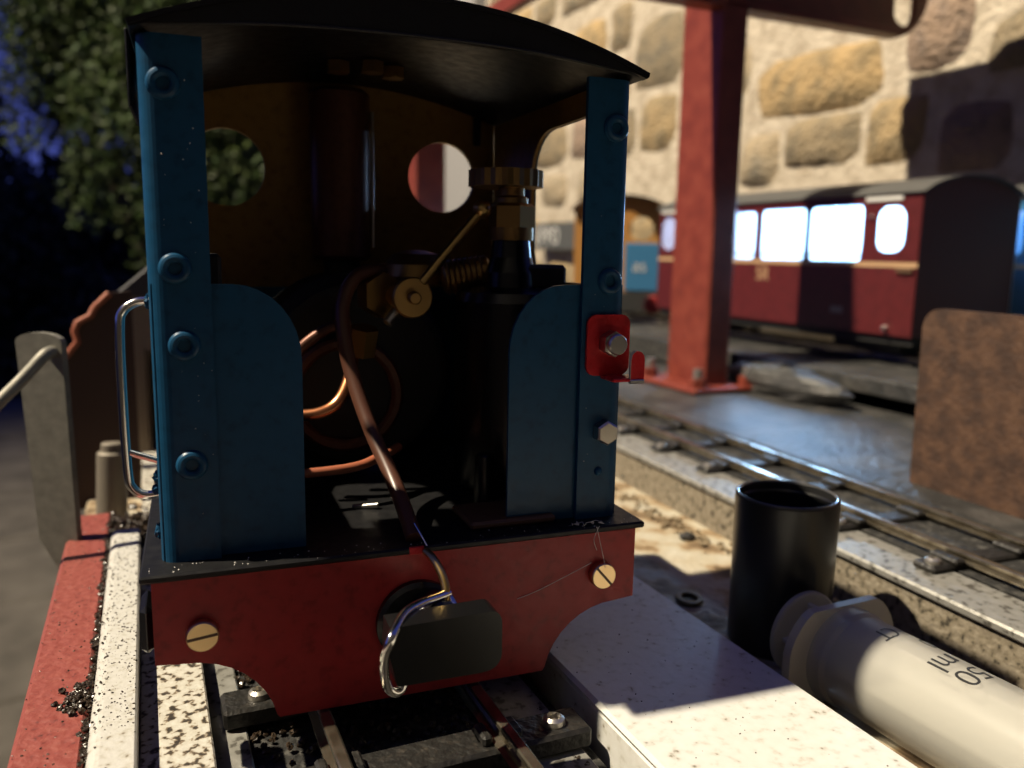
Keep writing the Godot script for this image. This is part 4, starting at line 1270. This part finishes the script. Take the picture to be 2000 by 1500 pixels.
func tree(called: String, label: String, category: String, base: Vector3, lobes: Array, count: int, leaf: float, tint: Color, seed_: int, group := "") -> void:
	var g := RandomNumberGenerator.new()
	g.seed = seed_
	var t := thing(called, label, category, base, 0.0, group)
	var top: Vector3 = lobes[0][0]
	part(t, "trunk", tube(spline([base, base.lerp(top, 0.4) + P(g.randf_range(-40, 40), 0, g.randf_range(-40, 40)), top], 6), 38, 12, 10), M.bark)
	for i in range(1, lobes.size()):
		part(t, "limb", tube(spline([base.lerp(top, 0.3), base.lerp(lobes[i][0], 0.7) + P(0, 30, 0), lobes[i][0]], 5), 16, 8, 4), M.bark)
	var proto := []
	for q in 6:
		var kit: Array = leaf_cluster(seed_ + 1 + q, leaf)
		proto.append(kit)
	var vs := PackedVector3Array(); var ns := PackedVector3Array(); var cs := PackedColorArray()
	var total := 0.0
	for l in lobes: total += pow(l[1].x * l[1].y * l[1].z, 0.667)
	var bumps := []
	for k in 60: bumps.append([Vector3(g.randfn(), g.randfn(), g.randfn()).normalized(), g.randf_range(-0.22, 0.25)])
	for i in count:
		var pick := g.randf() * total
		var l: Array = lobes[0]
		for q in lobes:
			pick -= pow(q[1].x * q[1].y * q[1].z, 0.667)
			l = q
			if pick <= 0: break
		var d := Vector3(g.randfn(), g.randfn(), g.randfn()).normalized()
		var r := 1.0
		for b in bumps:
			var c: float = d.dot(b[0])
			if c > 0.86: r += b[1] * (c - 0.86) / 0.14
		var dist := r * (1.0 - 0.5 * pow(g.randf(), 1.6))
		var p: Vector3 = l[0] + Vector3(d.x * l[1].x, d.y * l[1].y, d.z * l[1].z) * dist
		var bs := Basis.from_euler(Vector3(g.randf() * TAU, g.randf() * TAU, g.randf() * TAU)).scaled(Vector3.ONE * g.randf_range(0.7, 1.35))
		var v := g.randf_range(0.6, 1.5)
		var col := Color(tint.r * v * g.randf_range(0.85, 1.2), tint.g * v, tint.b * v)
		var xf := Transform3D(bs, p - base)
		var kit: Array = proto[i % 6]
		for k in kit.size():
			vs.append(xf * kit[k] * MM)
			cs.append(col)
			if k % 3 == 0:
				var nn: Vector3 = (bs * (kit[k + 2] - kit[k]).cross(kit[k + 1] - kit[k])).normalized()
				for rr in 3: ns.append(nn)
	var arr := []
	arr.resize(Mesh.ARRAY_MAX)
	arr[Mesh.ARRAY_VERTEX] = vs; arr[Mesh.ARRAY_NORMAL] = ns; arr[Mesh.ARRAY_COLOR] = cs
	var am := ArrayMesh.new()
	am.add_surface_from_arrays(Mesh.PRIMITIVE_TRIANGLES, arr)
	var cr := MeshInstance3D.new()
	cr.name = "crown"
	cr.mesh = am
	cr.material_override = M.leaf
	t.add_child(cr)

func greenery() -> void:
	tree("conifer_bush", "tall lamplit green bush beyond the railway, behind the locomotive's cab", "bush", P(-60, -740, -2900),
		[[P(-60, 520, -2880), P(330, 360, 300)], [P(40, 240, -2850), P(250, 330, 260)], [P(-190, 820, -2950), P(330, 300, 280)], [P(190, 800, -2900), P(330, 360, 280)], [P(-420, 760, -3000), P(170, 330, 200)], [P(-20, -150, -2900), P(160, 260, 200)]], 15000, 30, Color(0.034, 0.056, 0.011), 301)
	var spots := [[-1500, -5400, 1150], [-700, -6000, 560], [-150, -5600, 420], [-2300, -6200, 1500], [600, -6300, 700], [-1050, -5000, 330]]
	var says := ["unlit dark shrub standing against the blue dusk sky", "low dark shrub in the unlit part of the garden, beyond the path", "dark rounded shrub behind the lamplit bush", "tall dark tree-like shrub at the dim end of the garden", "dim shrub hidden mostly behind the locomotive's cab", "dark shrub beside the far end of the paved path"]
	for i in spots.size():
		var s: Array = spots[i]
		var h: float = s[2]
		tree("garden_shrub", says[i], "shrub", P(s[0], -740, s[1]), [[P(s[0], -740 + (h + 740) * 0.5, s[1]), P(520, (h + 740) * 0.52, 480)], [P(s[0] + 260, -500, s[1] + 80), P(420, 420, 400)]], 3200, 90, Color(0.012, 0.018, 0.008), 400 + i, "dark shrubs at the end of the garden")

# ------------------------------------------------------------------ dirt
func scatter(called: String, label: String, category: String, mesh_seed: int, n: int, make: Callable, m: Material) -> void:
	var mm := MultiMesh.new()
	mm.transform_format = MultiMesh.TRANSFORM_3D
	mm.mesh = lump(P(1, 0.7, 1), mesh_seed, 0.4)
	mm.instance_count = n
	var g := RandomNumberGenerator.new()
	g.seed = mesh_seed
	for i in n:
		var q: Array = make.call(g)
		var bs := Basis.from_euler(Vector3(g.randf_range(-0.5, 0.5), g.randf() * TAU, g.randf_range(-0.5, 0.5))).scaled(Vector3.ONE * q[1])
		mm.set_instance_transform(i, Transform3D(bs, q[0] * MM))
	var mi := MultiMeshInstance3D.new()
	mi.name = called
	mi.multimesh = mm
	mi.material_override = m
	add_child(mi)
	mi.rotation.y = TH
	meta(mi, label, category, "", "stuff")

func debris() -> void:
	# black moss and felt crumbs along the seam of red board and white trunking
	scatter("moss_crumbs", "black wet moss crumbs along the seam of the red board", "moss", 71, 420, func(g): 
		var z: float = g.randf_range(-170, 60)
		return [P(-69.2 + g.randfn(0.0, 0.35) - (0.8 if sin(z * 0.31) > 0.4 else 0.0), -36.0 + g.randf_range(-0.8, 0.3), z), g.randf_range(0.3, 0.95)], M.wet_dirt)
	scatter("moss_clump", "black wet clump of moss on the red board beside the white trunking", "moss", 72, 140, func(g): return [P(-71.8 + g.randfn(0.0, 1.2), -36.0 + absf(g.randfn(0.0, 0.7)), -27 + g.randfn(0.0, 2.6)), g.randf_range(0.3, 0.8)], M.wet_dirt)
	scatter("dirt_heap", "brown wet dirt heaped at the end of the white trunking", "dirt", 73, 420, func(g): return [P(-65 + g.randfn(0.0, 4.6), -40 + absf(g.randfn(0.0, 1.7)), -153 + g.randfn(0.0, 9.0)), g.randf_range(0.5, 1.9)], M.wet_dirt)
	scatter("grit", "small dark specks strewn over the red board and white trunking", "grit", 74, 1500, func(g):
		var x: float = g.randf_range(-68.2, -59.8) if g.randf() < 0.62 else g.randf_range(-82.5, -69.5)
		var z: float = g.randf_range(-165, 60)
		if x > -68.8: z = g.randf_range(-140, -8) if g.randf() < 0.93 else z
		return [P(x, (-36.0 if x < -68.8 else -34.0) + 0.01, z), 0.05 + 0.30 * pow(g.randf(), 2.5)], M.wet_dirt)
	scatter("seam_dirt", "brown dirt along the foot of the speckled board edge", "dirt", 75, 420, func(g):
		var z: float = g.randf_range(-330, 40)
		return [P(160.0 - z * 0.049 * 0.0 + g.randfn(0.0, 3.0), -55.4 + absf(g.randfn(0.0, 0.9)), z), g.randf_range(0.4, 1.7)], M.pale_dirt)
	scatter("ballast_crumbs", "black dirt crumbs between the rails of the near track", "ballast", 76, 900, func(g): return [P(g.randf_range(-40, 33), -47.6 + absf(g.randfn(0.0, 0.4)), g.randf_range(-60, 60)), g.randf_range(0.3, 1.3)], M.wet_dirt)
	scatter("trunking_specks", "fine dark specks on the wide white trunking", "grit", 78, 90, func(g): return [P(g.randf_range(40, 87), -37.98, g.randf_range(-60, 110)), g.randf_range(0.07, 0.22)], M.wet_dirt)
	scatter("dust", "pale dust specks on the black footplate and blue cab of the locomotive", "dust", 81, 120, func(g):
		var x: float = g.randf_range(-57, 57)
		if g.randf() < 0.3:
			x = g.randf_range(-51, -42) if g.randf() < 0.6 else g.randf_range(43, 51)
			return [Basis(Vector3.UP, -TH) * P(x, g.randf_range(5, 100), -6.55), g.randf_range(0.05, 0.16)]
		return [Basis(Vector3.UP, -TH) * P(x, 0.02, -6.0 * pow(g.randf(), 1.4) - 0.2), g.randf_range(0.05, 0.2)], M.thread)
	var a := thing("washer_ring", "dark ring-shaped scrap lying on the sandy board near the black cap", "ring", P(114, -55.5, -63))
	part(a, "ring", lathe([[2.6, 0], [4.6, 0], [5.0, 0.9], [4.4, 1.9], [3.0, 1.9], [2.6, 1.0], [2.6, 0]], Transform3D(Basis(Vector3.RIGHT, 0.12), P(114, -55.3, -63)), 24), M.wet_dirt)
	var b := thing("pebble", "small grey pebble on the lit sandy board", "pebble", P(149, -55.5, -119))
	part(b, "stone", lump(P(3.6, 1.8, 2.8), 79, 0.18, 10, 6), M.grey_felt, P(149, -54.2, -119))
